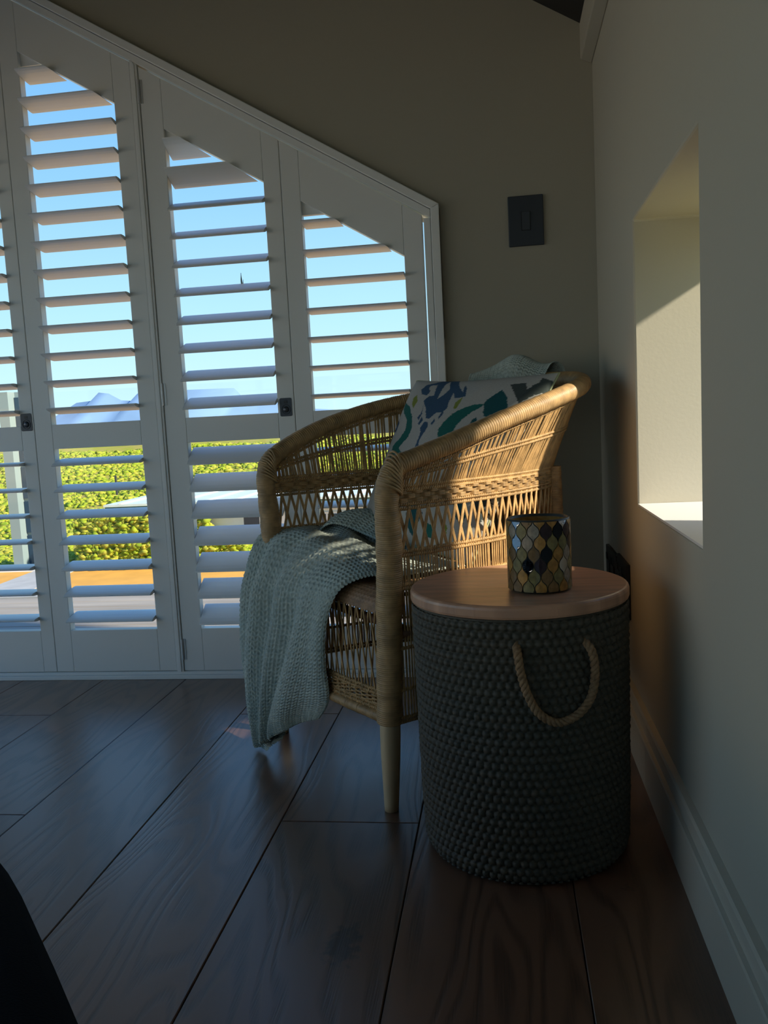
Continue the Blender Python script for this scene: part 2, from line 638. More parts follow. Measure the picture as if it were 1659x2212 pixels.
# right wall with the deep window recess
NY0, NY1, NZ0, NZ1 = 1.146, 1.680, 0.511, 1.046
w = MB()
X2 = XW + 0.25
_ys, _zs = (-3.2, NY0, NY1, 2.262), (-0.06, NZ0, NZ1, 3.2)
_v = [(x, y, z) for x in (XW, X2) for y in _ys for z in _zs]
_id = lambda s_, i, j: s_ * 16 + i * 4 + j
_f = []
for i in range(3):
    for j in range(3):
        if (i, j) == (1, 1):
            continue
        _f.append((_id(0, i, j), _id(0, i, j + 1), _id(0, i + 1, j + 1), _id(0, i + 1, j)))
        _f.append((_id(1, i, j), _id(1, i + 1, j), _id(1, i + 1, j + 1), _id(1, i, j + 1)))
for (i0, j0), (i1, j1) in (((1, 1), (2, 1)), ((2, 1), (2, 2)), ((2, 2), (1, 2)), ((1, 2), (1, 1))):
    _f.append((_id(0, i0, j0), _id(0, i1, j1), _id(1, i1, j1), _id(1, i0, j0))[::-1])
for k in range(3):
    _f += [(_id(0, k, 0), _id(0, k + 1, 0), _id(1, k + 1, 0), _id(1, k, 0)), (_id(0, k, 3), _id(0, k + 1, 3), _id(1, k + 1, 3), _id(1, k, 3))[::-1],
           (_id(0, 0, k), _id(0, 0, k + 1), _id(1, 0, k + 1), _id(1, 0, k))[::-1], (_id(0, 3, k), _id(0, 3, k + 1), _id(1, 3, k + 1), _id(1, 3, k))]
w.add(_v, _f)
w.box(XW + 0.17, X2, NY0, 1.322, NZ0, NZ1)  # added back panel, keeps the sun off the basket lid
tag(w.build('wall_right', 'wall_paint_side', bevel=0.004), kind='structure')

w2 = struct_root('window_2')
yA, yB, xa = 1.322, NY1, XW + 0.205
fr = MB()
fr.box(xa, xa + 0.04, yA, yA + 0.02, NZ0, NZ1)
fr.box(xa, xa + 0.04, yB - 0.006, yB, NZ0, NZ1)
fr.box(xa, xa + 0.04, yA + 0.02, yB - 0.02, NZ0, NZ0 + 0.014)
fr.box(xa, xa + 0.04, yA + 0.02, yB - 0.006, NZ1 - 0.048, NZ1)  # head deepened to cut off a sun patch on the floor
fr.build('frame', 'shutter_white', w2)
MB().box(XW + 0.001, xa, NY0 + 0.001, NY1 - 0.001, NZ0, NZ0 + 0.004).build('window_sill', 'blade_white', w2)
MB().box(xa + 0.018, xa + 0.022, yA + 0.02, yB - 0.02, NZ0 + 0.014, NZ1 - 0.048).build('pane', 'clear_glass', w2)

# rear and left walls of the room, behind and beside the camera, with openings added for skylight
RX0, RX1, RZ0, RZ1 = -2.1, -0.1, 0.20, 1.45
w = MB()
w.box(-2.5, RX0, -3.2, -3.0, -0.06, 3.2)
w.box(RX1, X2, -3.2, -3.0, -0.06, 3.2)
w.box(RX0, RX1, -3.2, -3.0, -0.06, RZ0)
w.box(RX0, RX1, -3.2, -3.0, RZ1, 3.2)
tag(w.build('wall_rear', 'wall_paint'), kind='structure')
w4 = struct_root('fill_window_rear')  # added unseen window, lets skylight onto the shutter fronts
fr = MB()
for xx in (RX0, -1.125, RX1 - 0.05):
    fr.box(xx, xx + 0.05, -3.12, -3.07, RZ0, RZ1)
fr.box(RX0, RX1, -3.12, -3.07, RZ0, RZ0 + 0.05)
fr.box(RX0, RX1, -3.12, -3.07, RZ1 - 0.05, RZ1)
fr.build('frame', 'shutter_white', w4)
LX = -2.3
LY0, LY1, LZ0, LZ1 = -2.8, 2.20, 0.02, 1.60
w = MB()
w.box(LX - 0.2, LX, -3.0, LY0, -0.06, 3.2)
w.box(LX - 0.2, LX, LY1, 2.262, -0.06, 3.2)
w.box(LX - 0.2, LX, LY0, LY1, -0.06, LZ0)
w.box(LX - 0.2, LX, LY0, LY1, LZ1, 3.2)
tag(w.build('wall_left', 'wall_paint'), kind='structure')
w3 = struct_root('fill_window_left')  # added unseen window, sized to brighten the room from the left
fr = MB()
for yy in (LY0, -1.0, 0.6, LY1 - 0.05):
    fr.box(LX - 0.12, LX - 0.07, yy, yy + 0.05, LZ0, LZ1)
fr.box(LX - 0.12, LX - 0.07, LY0, LY1, LZ0, LZ0 + 0.05)
fr.box(LX - 0.12, LX - 0.07, LY0, LY1, LZ1 - 0.05, LZ1)
fr.build('frame', 'shutter_white', w3)

# ceiling: two slopes meeting in a ridge
zr = z_ceil(RIDGE_X)
w = MB()
w.prism([(X2, CEIL0 - SLOPE * 0.25), (X2, CEIL0 - SLOPE * 0.25 + 0.15), (RIDGE_X, zr + 0.15), (RIDGE_X, zr)], -3.2, 2.46)
w.prism([(RIDGE_X, zr), (RIDGE_X, zr + 0.15), (LX - 0.2, zr - 0.15), (LX - 0.2, zr - 0.30)], -3.2, 2.46)
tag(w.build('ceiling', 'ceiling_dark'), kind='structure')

# cornice board along the right wall under the ceiling
w = MB()
w.prism([(XW - 0.028, 1.560), (XW, 1.548), (XW, 1.63), (XW - 0.028, 1.645)], -3.0, 2.2615)
tag(w.build('trim_1', 'wall_paint_side', bevel=0.003), kind='structure')

# stepped skirting board in two lengths
bb = struct_root('baseboard_right')
prof = [(XW, 0.0), (0.2406, 0.0), (0.2406, 0.084), (0.2420, 0.088), (0.2475, 0.090), (0.2475, 0.103), (0.2440, 0.106), (0.2440, 0.122), (0.2460, 0.128), (XW, 0.130)]
for y0, y1 in ((-3.0, 1.548), (1.549, 2.262)):
    MB().prism([(x, z) for x, z in prof], y0, y1).build('board', 'skirting', bb)
bk = struct_root('baseboard_back')
MB().box(-0.135, 0.2406, 2.247, 2.262, 0.0, 0.085).build('board', 'skirting', bk)
MB().box(-0.135, 0.2440, 2.251, 2.262, 0.085, 0.130).build('cap', 'skirting', bk)

# ------------------------------------------------------------------ window frame round the shutters
w1 = struct_root('window_1')


def slant_strip(mb, xa_, xb_, dz0, dz1, y0, y1):
    mb.prism([(xa_, z_top(xa_) + dz0), (xb_, z_top(xb_) + dz0), (xb_, z_top(xb_) + dz1), (xa_, z_top(xa_) + dz1)], y0, y1)


m_ = MB()
m_.box(-0.158, -0.136, 2.238, 2.300, 0, z_top(-0.158) + 0.030)
m_.build('casing', 'shutter_white', w1, bevel=0.002)
m_ = MB()
m_.prism([(-0.158, z_top(-0.158) + 0.026), (-0.136, z_top(-0.136) + 0.050), (-1.72, z_top(-1.72) + 0.050), (-1.72, z_top(-1.72) + 0.026)][::-1], 2.238, 2.300)
m_.prism([(-0.158, 0.9), (-0.136, 0.9), (-0.136, z_top(-0.136) + 0.050), (-0.158, z_top(-0.158) + 0.0262)], 2.2381, 2.300)
m_.build('casing', 'shutter_white', w1, bevel=0.002)
m_ = MB()
m_.box(-0.1765, -0.1585, 2.243, 2.300, 0.022, z_top(-0.1585) + 0.004)
m_.build('inner_frame', 'shutter_white', w1, bevel=0.0015)
m_ = MB()
slant_strip(m_, -1.70, -0.1585, 0.004, 0.0245, 2.243, 2.300)
m_.build('inner_frame', 'shutter_white', w1, bevel=0.0015)
m_ = MB()
m_.box(-1.72, -0.136, 2.240, 2.300, 0.0, 0.012)
m_.box(-1.70, -0.158, 2.246, 2.300, 0.012, 0.0215)
m_.build('threshold', 'shutter_white', w1, bevel=0.0015)
for (a_, b_) in ((-0.9325, -0.9125), (-1.684, -1.664)):
    m_ = MB()
    m_.prism([(a_, 0.0215), (b_, 0.0215), (b_, z_top(b_) + 0.004), (a_, z_top(a_) + 0.004)], 2.243, 2.300)
    m_.prism([(a_ + 0.006, 0.0215), (b_ - 0.006, 0.0215), (b_ - 0.006, z_top(b_) + 0.003), (a_ + 0.006, z_top(a_) + 0.003)], 2.2405, 2.243)
    m_.build('post', 'shutter_white', w1, bevel=0.001)

# ------------------------------------------------------------------ shutter panels
RAIL = 0.128


def z_open(x):
    return z_top(x) - RAIL


def blade_mesh(OL, OR, zc, tilt):
    W2, T2, yc = 0.0405, 0.0055, 2.260
    ct, st = math.cos(math.radians(tilt)), math.sin(math.radians(tilt))
    ring = []
    for k in range(16):
        a_ = 2 * PI * k / 16
        c_, s_ = math.cos(a_), math.sin(a_)
        p = W2 * math.copysign(abs(c_) ** 0.75, c_)
        q = T2 * s_
        ring.append((yc + p * ct - q * st, zc + p * st + q * ct))
    v = []
    for (y, z) in ring:
        v.append((OL + 0.001, y, z))
    for (y, z) in ring:
        xe = min(OR - 0.001, -0.181 - (z + RAIL + 0.002 - 1.218) / 0.601)
        v.append((max(xe, OL + 0.004), y, z))
    n = 16
    f = [tuple(range(n)), tuple(range(2 * n - 1, n - 1, -1))] + [(i, i + n, (i + 1) % n + n, (i + 1) % n) for i in range(n)]
    return MB().add(v, f)


def latch(parent, x, z):
    t = MB()
    # rounded plate with a raised rim
    pts = []
    hw, hh, r = 0.0165, 0.0245, 0.004
    for cx_, cz_, a0 in ((hw - r, hh - r, 0), (-hw + r, hh - r, 90), (-hw + r, -hh + r, 180), (hw - r, -hh + r, 270)):
        for k in range(5):
            a_ = math.radians(a0 + 22.5 * k)
            pts.append((x + cx_ + r * math.cos(a_), z + cz_ + r * math.sin(a_)))
    t.prism(pts[::-1], 2.2445, 2.2462)
    pl = t.build('flush_pull', 'latch_navy', parent)
    ring = [(x + 0.0115 * math.cos(a_), 2.2440, z - 0.006 + 0.0125 * math.sin(a_)) for a_ in np.linspace(0, 2 * PI, 25)[:-1]]
    MB().tube(ring, 0.0012, 6, closed=True).build('ring', 'latch_navy', pl)
    prof_ = [(0.0085, 0.0), (0.0080, 0.002), (0.0055, 0.0036), (0.0, 0.0042)]
    kb = MB()
    a = np.linspace(0, 2 * PI, 16, endpoint=False)
    V = np.array([[(x + r_ * math.cos(t_), 2.2445 - h_, z - 0.006 + r_ * math.sin(t_)) for t_ in a] for r_, h_ in prof_])
    kb.grid(np.concatenate([V, V[:, :1]], 1))
    kb.build('knob', 'latch_knob', pl, smooth=True)
    MB().box(x - 0.005, x + 0.005, 2.2438, 2.2446, z + 0.010, z + 0.018).build('slot', 'socket_black', pl)
    return pl


panels = [
    # X0, X1, opening left, opening right, upper tilt(k) , lower tilt, label
    (-1.662, -1.2975, -1.612, -1.337, lambda k: -6, 1, 'leftmost white shutter panel, cut off by the left photo edge, with a dark latch'),
    (-1.2960, -0.9340, -1.244, -0.984, lambda k: -9, 11, 'white shutter panel with the tallest full row of blades, second from the left'),
    (-0.9110, -0.5460, -0.852, -0.592, lambda k: -28 if k >= 8 else 23, 35, 'white shutter panel with dark latch and half-closed lower blades, left of the chair'),
    (-0.5445, -0.1810, -0.495, -0.231, lambda k: -3, 6, 'shortest white shutter panel, directly behind the wicker armchair'),
]
PH = []
for (X0, X1, OL, OR, tu, tl, lab) in panels:
    t = thing('shutter_panel', lab, 'shutter', ((X0 + X1) / 2, 2.26, 0.024), 'louvred shutter panels in the gable window')
    PH.append(t)
    y0, y1, zb, e = 2.246, 2.274, 0.024, 0.0003
    MB().prism([(X0, zb), (OL - e, zb), (OL - e, z_top(OL)), (X0, z_top(X0))], y0, y1).build('stile', 'shutter_white', t, bevel=0.0015)
    MB().prism([(OR + e, zb), (X1, zb), (X1, z_top(X1)), (OR + e, z_top(OR))], y0, y1).build('stile', 'shutter_white', t, bevel=0.0015)
    MB().prism([(OL, z_open(OL)), (OR, z_open(OR)), (OR, z_top(OR)), (OL, z_top(OL))], y0, y1).build('top_rail', 'shutter_white', t, bevel=0.001)
    MB().box(OL, OR, y0, y1, 0.666, 0.734).build('middle_rail', 'shutter_white', t, bevel=0.001)
    MB().box(OL, OR, y0, y1, zb, 0.145).build('bottom_rail', 'shutter_white', t, bevel=0.001)
    MB().prism([(OL, z_open(OL) - 0.034), (OL + 0.056, z_open(OL + 0.056)), (OL, z_open(OL))], 2.258, 2.273).build('corner_block', 'shutter_white', t)
    k = 0
    while 0.772 + 0.0748 * k < z_open(OL) - 0.035:
        b = blade_mesh(OL, OR, 0.772 + 0.0748 * k, tu(k)).build('louvre_blade', 'blade_white', t, smooth=False, bevel=0)
        k += 1
    for k in range(7):
        blade_mesh(OL, OR, 0.182 + 0.0743 * k, tl).build('louvre_blade', 'blade_white', t)
latch(PH[0], -1.3185, 0.745)
latch(PH[2], -0.5690, 0.748)
for zz in (1.592, 0.800, 0.086):
    h = MB()
    h.tube([(-0.9115, 2.2425, zz - 0.030), (-0.9115, 2.2425, zz + 0.030)], 0.0035, 10)
    h.box(-0.9105, -0.9025, 2.2445, 2.2461, zz - 0.030, zz + 0.030)
    h.build('hinge', 'hinge_white', PH[2])

# a dried sprig lying against one blade
t = thing('dried_sprig', 'tiny dried sprig standing on a blade of the shutter left of the chair', 'sprig', (-0.682, 2.290, 1.078))
for (dx, dz, h_, wd_) in ((0.0, 0.0, 0.042, 0.004), (0.004, -0.002, 0.026, 0.003), (-0.003, 0.0, 0.014, 0.002), (0.006, -0.002, 0.014, 0.002)):
    zz = np.linspace(0, 1, 9)
    MB().tube([(-0.682 + dx * (0.3 + q), 2.290, 1.074 + dz + h_ * q) for q in zz], [wd_ * (0.25 + 0.75 * math.sin(PI * min(1, q * 1.05)) ** 2) * 0.5 + 0.0002 for q in zz], 6).build('leaf', 'sprig', t)

# ------------------------------------------------------------------ wall plates
t = thing('light_switch', 'dark slate light switch on the wall right of the shutters', 'light switch', (0.082, YW, 1.12))
MB().box(0.038, 0.1265, YW - 0.0085, YW, 1.122, 1.246).build('plate', 'switch_plate', t, bevel=0.002)
MB().box(0.0705, 0.0935, YW - 0.0095, YW - 0.0085, 1.1595, 1.2065).build('surround', 'gap_dark', t)
MB().add([(0.072, YW - 0.0095, 1.161), (0.092, YW - 0.0095, 1.161), (0.092, YW - 0.0095, 1.205), (0.072, YW - 0.0095, 1.205),
          (0.072, YW - 0.0105, 1.161), (0.092, YW - 0.0105, 1.161), (0.092, YW - 0.0135, 1.205), (0.072, YW - 0.0135, 1.205)],
         [(3, 2, 1, 0), (4, 5, 6, 7), (0, 1, 5, 4), (1, 2, 6, 5), (2, 3, 7, 6), (3, 0, 4, 7)]).build('rocker', 'switch_plate', t)
for i, (ya, yb, zt, lab) in enumerate(((1.952, 2.137, 0.368, 'black wall socket nearest the room corner behind the round side table'), (1.790, 1.944, 0.376, 'black wall socket next to the lid edge, nearer the recess'))):
    t = thing('wall_socket', lab, 'socket', (XW, (ya + yb) / 2, 0.25), 'black sockets on the right wall')
    MB().box(XW - 0.008, XW, ya, yb, zt - 0.118, zt).build('plate', 'socket_black', t, bevel=0.002)
    for q in (0.30, 0.70):
        yc = ya + (yb - ya) * q
        MB().box(XW - 0.0115, XW - 0.008, yc - 0.026, yc + 0.026, zt - 0.090, zt - 0.030).build('outlet', 'socket_black', t, bevel=0.002)
        MB().box(XW - 0.0145, XW - 0.0115, yc - 0.008, yc + 0.008, zt - 0.027, zt - 0.012).build('rocker', 'socket_black', t, bevel=0.001)

# ================================================================== OUTDOORS
deck = struct_root('deck', 'grey weathered timber deck outside the shutters')
for k in range(11):
    ya = 2.465 + 0.116 * k
    MB().box(-9.0, 4.0, ya, ya + 0.110, -0.085, -0.060).build('deck_board', 'deck_boards', deck, bevel=0.003)
MB().box(-9.0, 4.0, 2.46, 3.745, -0.20, -0.09).build('joist', 'gap_dark', deck)
MB().box(-13.0, -2.5, -3.2, 2.455, -0.20, -0.060).build('side_bounce_slab', 'bounce_stone', deck)  # slab added out of view, its top bounces warm light indoors
MB().box(-13.0, 6.0, -12.0, -3.2, -0.20, -0.060).build('rear_bounce_slab', 'bounce_stone', deck)  # second added slab, bounces warm light in from behind
MB().box(-9.0, 4.0, 3.741, 3.775, -0.20, -0.055).build('edge_board', 'concrete', deck)

tag(MB().box(-9.2, -9.0, -10.0, 2.4, -0.06, 1.25).build('bounce_wall', 'render_cream'), 'added cream bounce wall, out of view left of the room', None, None, 'structure')  # added out of view to bounce warm sun into the room

t = thing('glass_balustrade', 'clear frameless glass balustrade along the edge of the deck', 'balustrade', (-1, 3.72, -0.06))
for k in range(7):
    xa = -7.5 + 1.5 * k
    p = MB().box(xa, xa + 1.49, 3.715, 3.727, -0.06, 0.905).build('pane', 'clear_glass', t)

# ground, with rolling fynbos
nx, ny = 150, 150
xs = np.linspace(-190, 70, nx)
ys = np.r_[np.linspace(-80, 3.9, 20), 4.0 + (np.linspace(0, 1, ny - 20) ** 2.2) * 420]
Xg, Yg = np.meshgrid(xs, ys, indexing='ij')


def ground_z(x, y):
    r_ = np.clip((y - 34) / 250, 0, 1)
    z = -4.72 + 4.2 * r_**0.9
    z = z + np.clip((y - 34) / 30, 0, 1) * (0.28 * np.sin(x * 0.21 + y * 0.13) + 0.22 * np.sin(x * 0.09 - y * 0.17 + 1.3) + 0.5 * np.sin(x * 0.031 + 0.5) * r_)
    return z


Zg = ground_z(Xg, Yg)
tag(grid_obj('ground', np.stack([Xg, Yg, Zg], -1), 'fynbos_ground'), 'yellow-green scrub covered ground beyond the deck', None, None, 'structure')
sd = MB().add([(-45, 8, -4.70), (25, 8, -4.70), (25, 31.6, -4.70), (-45, 32.2, -4.70), (-45, 8, -4.73), (25, 8, -4.73), (25, 31.6, -4.73), (-45, 32.2, -4.73)],
              [(0, 1, 2, 3), (7, 6, 5, 4), (0, 4, 5, 1), (1, 5, 6, 2), (2, 6, 7, 3), (3, 7, 4, 0)])
tag(sd.build('sand_yard', 'sand_orange'), 'orange sand yard between the deck and the scrub', None, None, 'structure')
sd = MB().extr([(-18.6, 26.4, -4.67), (-16.6, 26.2, -4.67), (-17.2, 31.9, -4.67), (-19.0, 31.9, -4.67)], (0, 0, -0.04))
tag(sd.build('path', 'concrete'), 'pale concrete path crossing the orange sand', None, None, 'structure')
tag(MB().box(-45, -3, 31.9, 32.1, -4.72, -4.55).build('kerb', 'render_white'), 'white kerb along the sand yard', None, None, 'structure')


def ico(sub=1):
    p = (1 + 5**0.5) / 2
    v = [(-1, p, 0), (1, p, 0), (-1, -p, 0), (1, -p, 0), (0, -1, p), (0, 1, p), (0, -1, -p), (0, 1, -p), (p, 0, -1), (p, 0, 1), (-p, 0, -1), (-p, 0, 1)]
    f = [(0, 11, 5), (0, 5, 1), (0, 1, 7), (0, 7, 10), (0, 10, 11), (1, 5, 9), (5, 11, 4), (11, 10, 2), (10, 7, 6), (7, 1, 8), (3, 9, 4), (3, 4, 2), (3, 2, 6), (3, 6, 8), (3, 8, 9), (4, 9, 5), (2, 4, 11), (6, 2, 10), (8, 6, 7), (9, 8, 1)]
    v = [np.array(q) / np.linalg.norm(q) for q in v]
    for _ in range(sub):
        c = {}
        nf = []

        def mid(a_, b_):
            k_ = (min(a_, b_), max(a_, b_))
            if k_ not in c:
                q = v[a_] + v[b_]
                v.append(q / np.linalg.norm(q))
                c[k_] = len(v) - 1
            return c[k_]
        for a_, b_, d_ in f:
            x_, y_, z_ = mid(a_, b_), mid(b_, d_), mid(d_, a_)
            nf += [(a_, x_, z_), (b_, y_, x_), (d_, z_, y_), (x_, y_, z_)]
        f = nf
    return np.array(v), np.array(f)


iv, if_ = ico(0)


def tri_obj(name, V, F, m):
    me = bpy.data.meshes.new(name)
    me.vertices.add(len(V))
    me.vertices.foreach_set('co', V.astype(np.float32).ravel())
    me.loops.add(F.size)
    me.loops.foreach_set('vertex_index', F.astype(np.int32).ravel())
    me.polygons.add(len(F))
    me.polygons.foreach_set('loop_start', np.arange(len(F), dtype=np.int32) * 3)
    me.polygons.foreach_set('loop_total', np.full(len(F), 3, dtype=np.int32))
    me.update(calc_edges=True)
    me.materials.append(MATS[m])
    ob = bpy.data.objects.new(name, me)
    COL.objects.link(ob)
    return ob


def shrubs(name, n, m, label, seed):
    g = np.random.default_rng(seed)
    VV, FF = [], []
    k = 0
    for i in range(n):
        if i % 5 == 0:                       # scrub grown up in front of the house wall
            x, y = -17.0 + 7.0 * g.random(), 31.7 + 0.5 * g.random()
            s = 0.06 + 0.09 * g.random()
            z = -4.6 + 2.0 * g.random() * (1 if x < -11.5 else 0.45)
        else:
            y = 32.8 + (g.random() ** 1.7) * 130
            x = -0.62 * y + g.random() * (0.72 * y) - 2
            if -16.6 < x < 3.8 and 30.5 < y < 40.0:
                continue
            if -20.6 < x < -17.4 and y < 34.5:
                continue
            s = (0.05 + 0.13 * g.random() ** 2) * (1 + (y - 32) / 60)
            z = ground_z(x, y) + s * 0.25
        v = iv * (1 + 0.35 * g.standard_normal((len(iv), 1))) * np.array([s * 1.25, s * 1.25, s * 0.8])
        VV.append(v + np.array([x, y, z]))
        FF.append(if_ + k * len(iv))
        k += 1
    return tag(tri_obj(name, np.concatenate(VV), np.concatenate(FF), m), label, 'shrubs', None, 'stuff')


shrubs('shrub_cover', 20000, 'shrub_green', 'bright green low shrubs covering the slope outside', 3)
shrubs('flowering_shrub_cover', 12000, 'shrub_yellow', 'yellow flowering low scrub scattered over the slope outside', 5)

t = thing('fence', 'thin dark post and wire fence on the far green slope', 'fence', (-23, 58, -4.5))
px_ = [(-27.6, 58), (-25.2, 58), (-22.6, 58), (-20.2, 58), (-17.4, 58)]
for x_, y_ in px_:
    z_ = float(ground_z(np.array(x_), np.array(y_)))
    MB().box(x_ - 0.06, x_ + 0.06, y_ - 0.06, y_ + 0.06, z_ - 0.1, z_ + 1.55).build('post', 'post_metal', t)
for dz in (0.5, 1.0, 1.45):
    MB().tube([(x_, y_, float(ground_z(np.array(x_), np.array(y_))) + dz) for x_, y_ in px_], 0.012, 4).build('wire', 'post_metal', t)

# flat-roofed house below
t = thing('house', 'low white house with pale flat roof and dark green fascia on the slope', 'house', (-7, 35, -4.72))
MB().box(-15.3, 2.4, 32.5, 38.4, -4.72, -2.46).build('wall', 'render_white', t)
rf = MB().box(-15.85, 3.0, 32.0, 39.0, -2.20, -2.11).build('roof', 'roof_pale', t)
for k in range(15):
    xa = -15.2 + 1.2 * k
    MB().extr([(xa, 32.0, -2.11), (xa + 0.12, 32.0, -2.11), (xa + 0.12, 39.0, -2.11), (xa, 39.0, -2.11)], (0, 0, 0.05)).build('roof_seam', 'render_white', rf)
MB().box(-15.80, 2.95, 32.03, 38.95, -2.47, -2.20).build('fascia', 'fascia_green', t)
for xa in (-13.4, -10.3, -7.6, -4.6, -1.6):
    wn = MB().box(xa, xa + 1.5, 32.44, 32.5, -3.85, -2.75).build('window', 'render_white', t)
    MB().box(xa + 0.08, xa + 0.71, 32.42, 32.44, -3.77, -2.83).build('pane', 'glass_dark', wn)
    MB().box(xa + 0.79, xa + 1.42, 32.42, 32.44, -3.77, -2.83).build('pane', 'glass_dark', wn)

t = thing('glazed_tower', 'tall grey column with dark glazing seen through the leftmost shutter', 'building', (-18.9, 32.6, -4.72))
MB().box(-20.05, -19.62, 32.2, 33.2, -4.72, 2.60).build('column', 'tower_grey', t)
MB().box(-19.62, -18.75, 32.7, 33.2, -4.72, 2.60).build('core', 'tower_grey', t)
for k in range(5):
    za = -4.6 + 1.42 * k
    MB().box(-19.60, -18.80, 32.62, 32.7, za, za + 1.30).build('pane', 'glass_dark', t)

# mountains on the horizon, distance haze put into their blue colour
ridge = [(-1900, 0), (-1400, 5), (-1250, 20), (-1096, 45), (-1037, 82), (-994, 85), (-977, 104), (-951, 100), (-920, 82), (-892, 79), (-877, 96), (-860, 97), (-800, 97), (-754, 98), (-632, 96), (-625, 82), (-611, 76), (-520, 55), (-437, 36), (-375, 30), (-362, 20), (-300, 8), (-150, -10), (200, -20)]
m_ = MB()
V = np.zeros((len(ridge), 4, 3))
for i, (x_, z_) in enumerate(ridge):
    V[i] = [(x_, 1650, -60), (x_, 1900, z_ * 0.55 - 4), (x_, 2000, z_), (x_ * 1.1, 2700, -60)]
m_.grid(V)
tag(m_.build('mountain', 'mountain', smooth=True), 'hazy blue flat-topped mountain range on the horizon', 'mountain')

# ================================================================== WICKER ARMCHAIR
CO = np.array([-0.356, 1.635])          # middle between the front legs
CA = np.array([0.62, -0.785])           # towards the chair's right arm
CB = np.array([0.785, 0.62])            # towards its back


def cw(a, b, z):
    return np.array([CO[0] + a * CA[0] + b * CB[0], CO[1] + a * CA[1] + b * CB[1], z])


def cwv(P):
    P = np.asarray(P, float)
    return np.stack([CO[0] + P[..., 0] * CA[0] + P[..., 1] * CB[0], CO[1] + P[..., 0] * CA[1] + P[..., 1] * CB[1], P[..., 2]], -1)


rail_R = [(.268, 0, .618), (.272, .12, .652), (.270, .25, .690), (.253, .38, .722), (.205, .50, .748), (.11, .58, .765), (0, .605, .772)]
rail_L = [(.262, 0, .620), (.278, .06, .652), (.284, .13, .682), (.286, .25, .718), (.272, .38, .744), (.212, .50, .760), (.11, .58, .769)]
low_R = [(.255, 0), (.247, .12), (.228, .25), (.190, .37), (.135, .475), (.07, .525), (0, .54)]
RAILP = np.array([(-a, b, z) for a, b, z in rail_L] + rail_R[::-1])
LOWP = np.array([(-a, b, 0) for a, b in low_R] + [(a, b, 0) for a, b in low_R[::-1][1:]])
NT = 801
RAIL_T = cr(RAILP, NT)                  # chord-length samples, left front -> right front
LOW_T = cr(LOWP, NT)
RAIL_LEN = np.linalg.norm(np.diff(RAIL_T, axis=0), axis=1).sum()
LOW_LEN = np.linalg.norm(np.diff(LOW_T, axis=0), axis=1).sum()
Z_BT, Z_BB = 0.580, 0.550


def shell(t, z):
    """point of the wicker shell (chair coordinates); t in 0..1, z height."""
    t = np.asarray(t, float)
    z = np.asarray(z, float)
    i = np.clip(t, 0, 1) * (NT - 1)
    lo = np.stack([np.interp(i, np.arange(NT), LOW_T[:, k]) for k in range(3)], -1)
    ra = np.stack([np.interp(i, np.arange(NT), RAIL_T[:, k]) for k in range(3)], -1)
    q = np.clip((z - Z_BT) / np.maximum(ra[..., 2] - Z_BT, 1e-3), 0, 1.1)[..., None]
    p = lo * (1 - q) + ra * q
    out = np.stack([p[..., 0], p[..., 1], z + 0 * p[..., 0]], -1)
    return out


def rail_z(t):
    return np.interp(np.asarray(t) * (NT - 1), np.arange(NT), RAIL_T[:, 2])


def shell_n(t, z):
    a = shell(np.clip(np.asarray(t) + 0.002, 0, 1), z) - shell(np.clip(np.asarray(t) - 0.002, 0, 1), z)
    n = np.stack([-a[..., 1], a[..., 0], 0 * a[..., 0]], -1)
    return n / (np.linalg.norm(n, axis=-1, keepdims=True) + 1e-9)


chair = thing('wicker_armchair', 'tub-shaped woven cane armchair with wrapped posts and a bare wooden foot', 'chair', tuple(cw(0, 0.25, 0)))


def wrapped(name, pts, r, pitch=0.0036, m='cane_wrap', seg=18, amp=0.0009, lump=0.0, sub=4):
    """post or rail wound with cane: a ridge for every turn."""
    P = np.asarray(pts, float)
    d = np.r_[0, np.cumsum(np.linalg.norm(np.diff(P, axis=0), axis=1))]
    n = max(8, int(d[-1] / pitch) * sub)
    s = np.linspace(0, d[-1], n)
    Q = cr_at(P, d, s) if len(P) > 2 else P[0] + (P[1] - P[0]) * (s / d[-1])[:, None]
    R_ = np.interp(s, d, r) if not np.isscalar(r) else np.full(n, r)
    rr = R_ + amp * np.abs(np.sin(PI * s / pitch)) + lump * np.sin(s * 37.0) * np.sin(s * 91.0 + 1)
    jit = np.repeat(rng.normal(0, 0.00025, n // sub + 2), sub)[:n]
    return MB().tube(Q, rr + jit, seg).build(name, m, chair, smooth=True)


def fl(pts):
    return [cw(*p) for p in pts]


# front posts with bare wooden feet, back posts, arm and back rail
for sgn, top in ((1, .600), (-1, .606)):
    a0 = 0.262 * sgn
    tx = [(a0 + 0.018 * sgn * 0, 0.0, .165), (a0, 0.0, .32), (a0 * 1.0, 0.0, .48), (a0 * 1.015, 0.0, top), (a0 * 1.02, 0.004, top + .016)]
    if sgn == 1:
        # the near post leans a little
        tx = [(a0 - 0.030, -0.002, .165), (a0 - 0.020, -0.001, .32), (a0 - 0.006, 0.0, .48), (a0 + 0.006, 0.0, top), (a0 + 0.009, 0.006, top + .018)]
    wrapped('wrapped_post', fl(tx), [.0235, .0225, .0222, .0200, .013], lump=0.0012)
    f0 = tx[0]
    zs = np.linspace(0.0, 0.172, 14)
    rads = np.interp(zs, [0, .03, .10, .15, .172], [.0128, .0142, .0175, .0188, .018])
    MB().tube([cw(f0[0] - sgn * 0.004 * (1 - z / .172), f0[1] - 0.004 * (1 - z / .172), z) for z in zs], rads, 16).build('leg', 'leg_wood', chair, smooth=True)
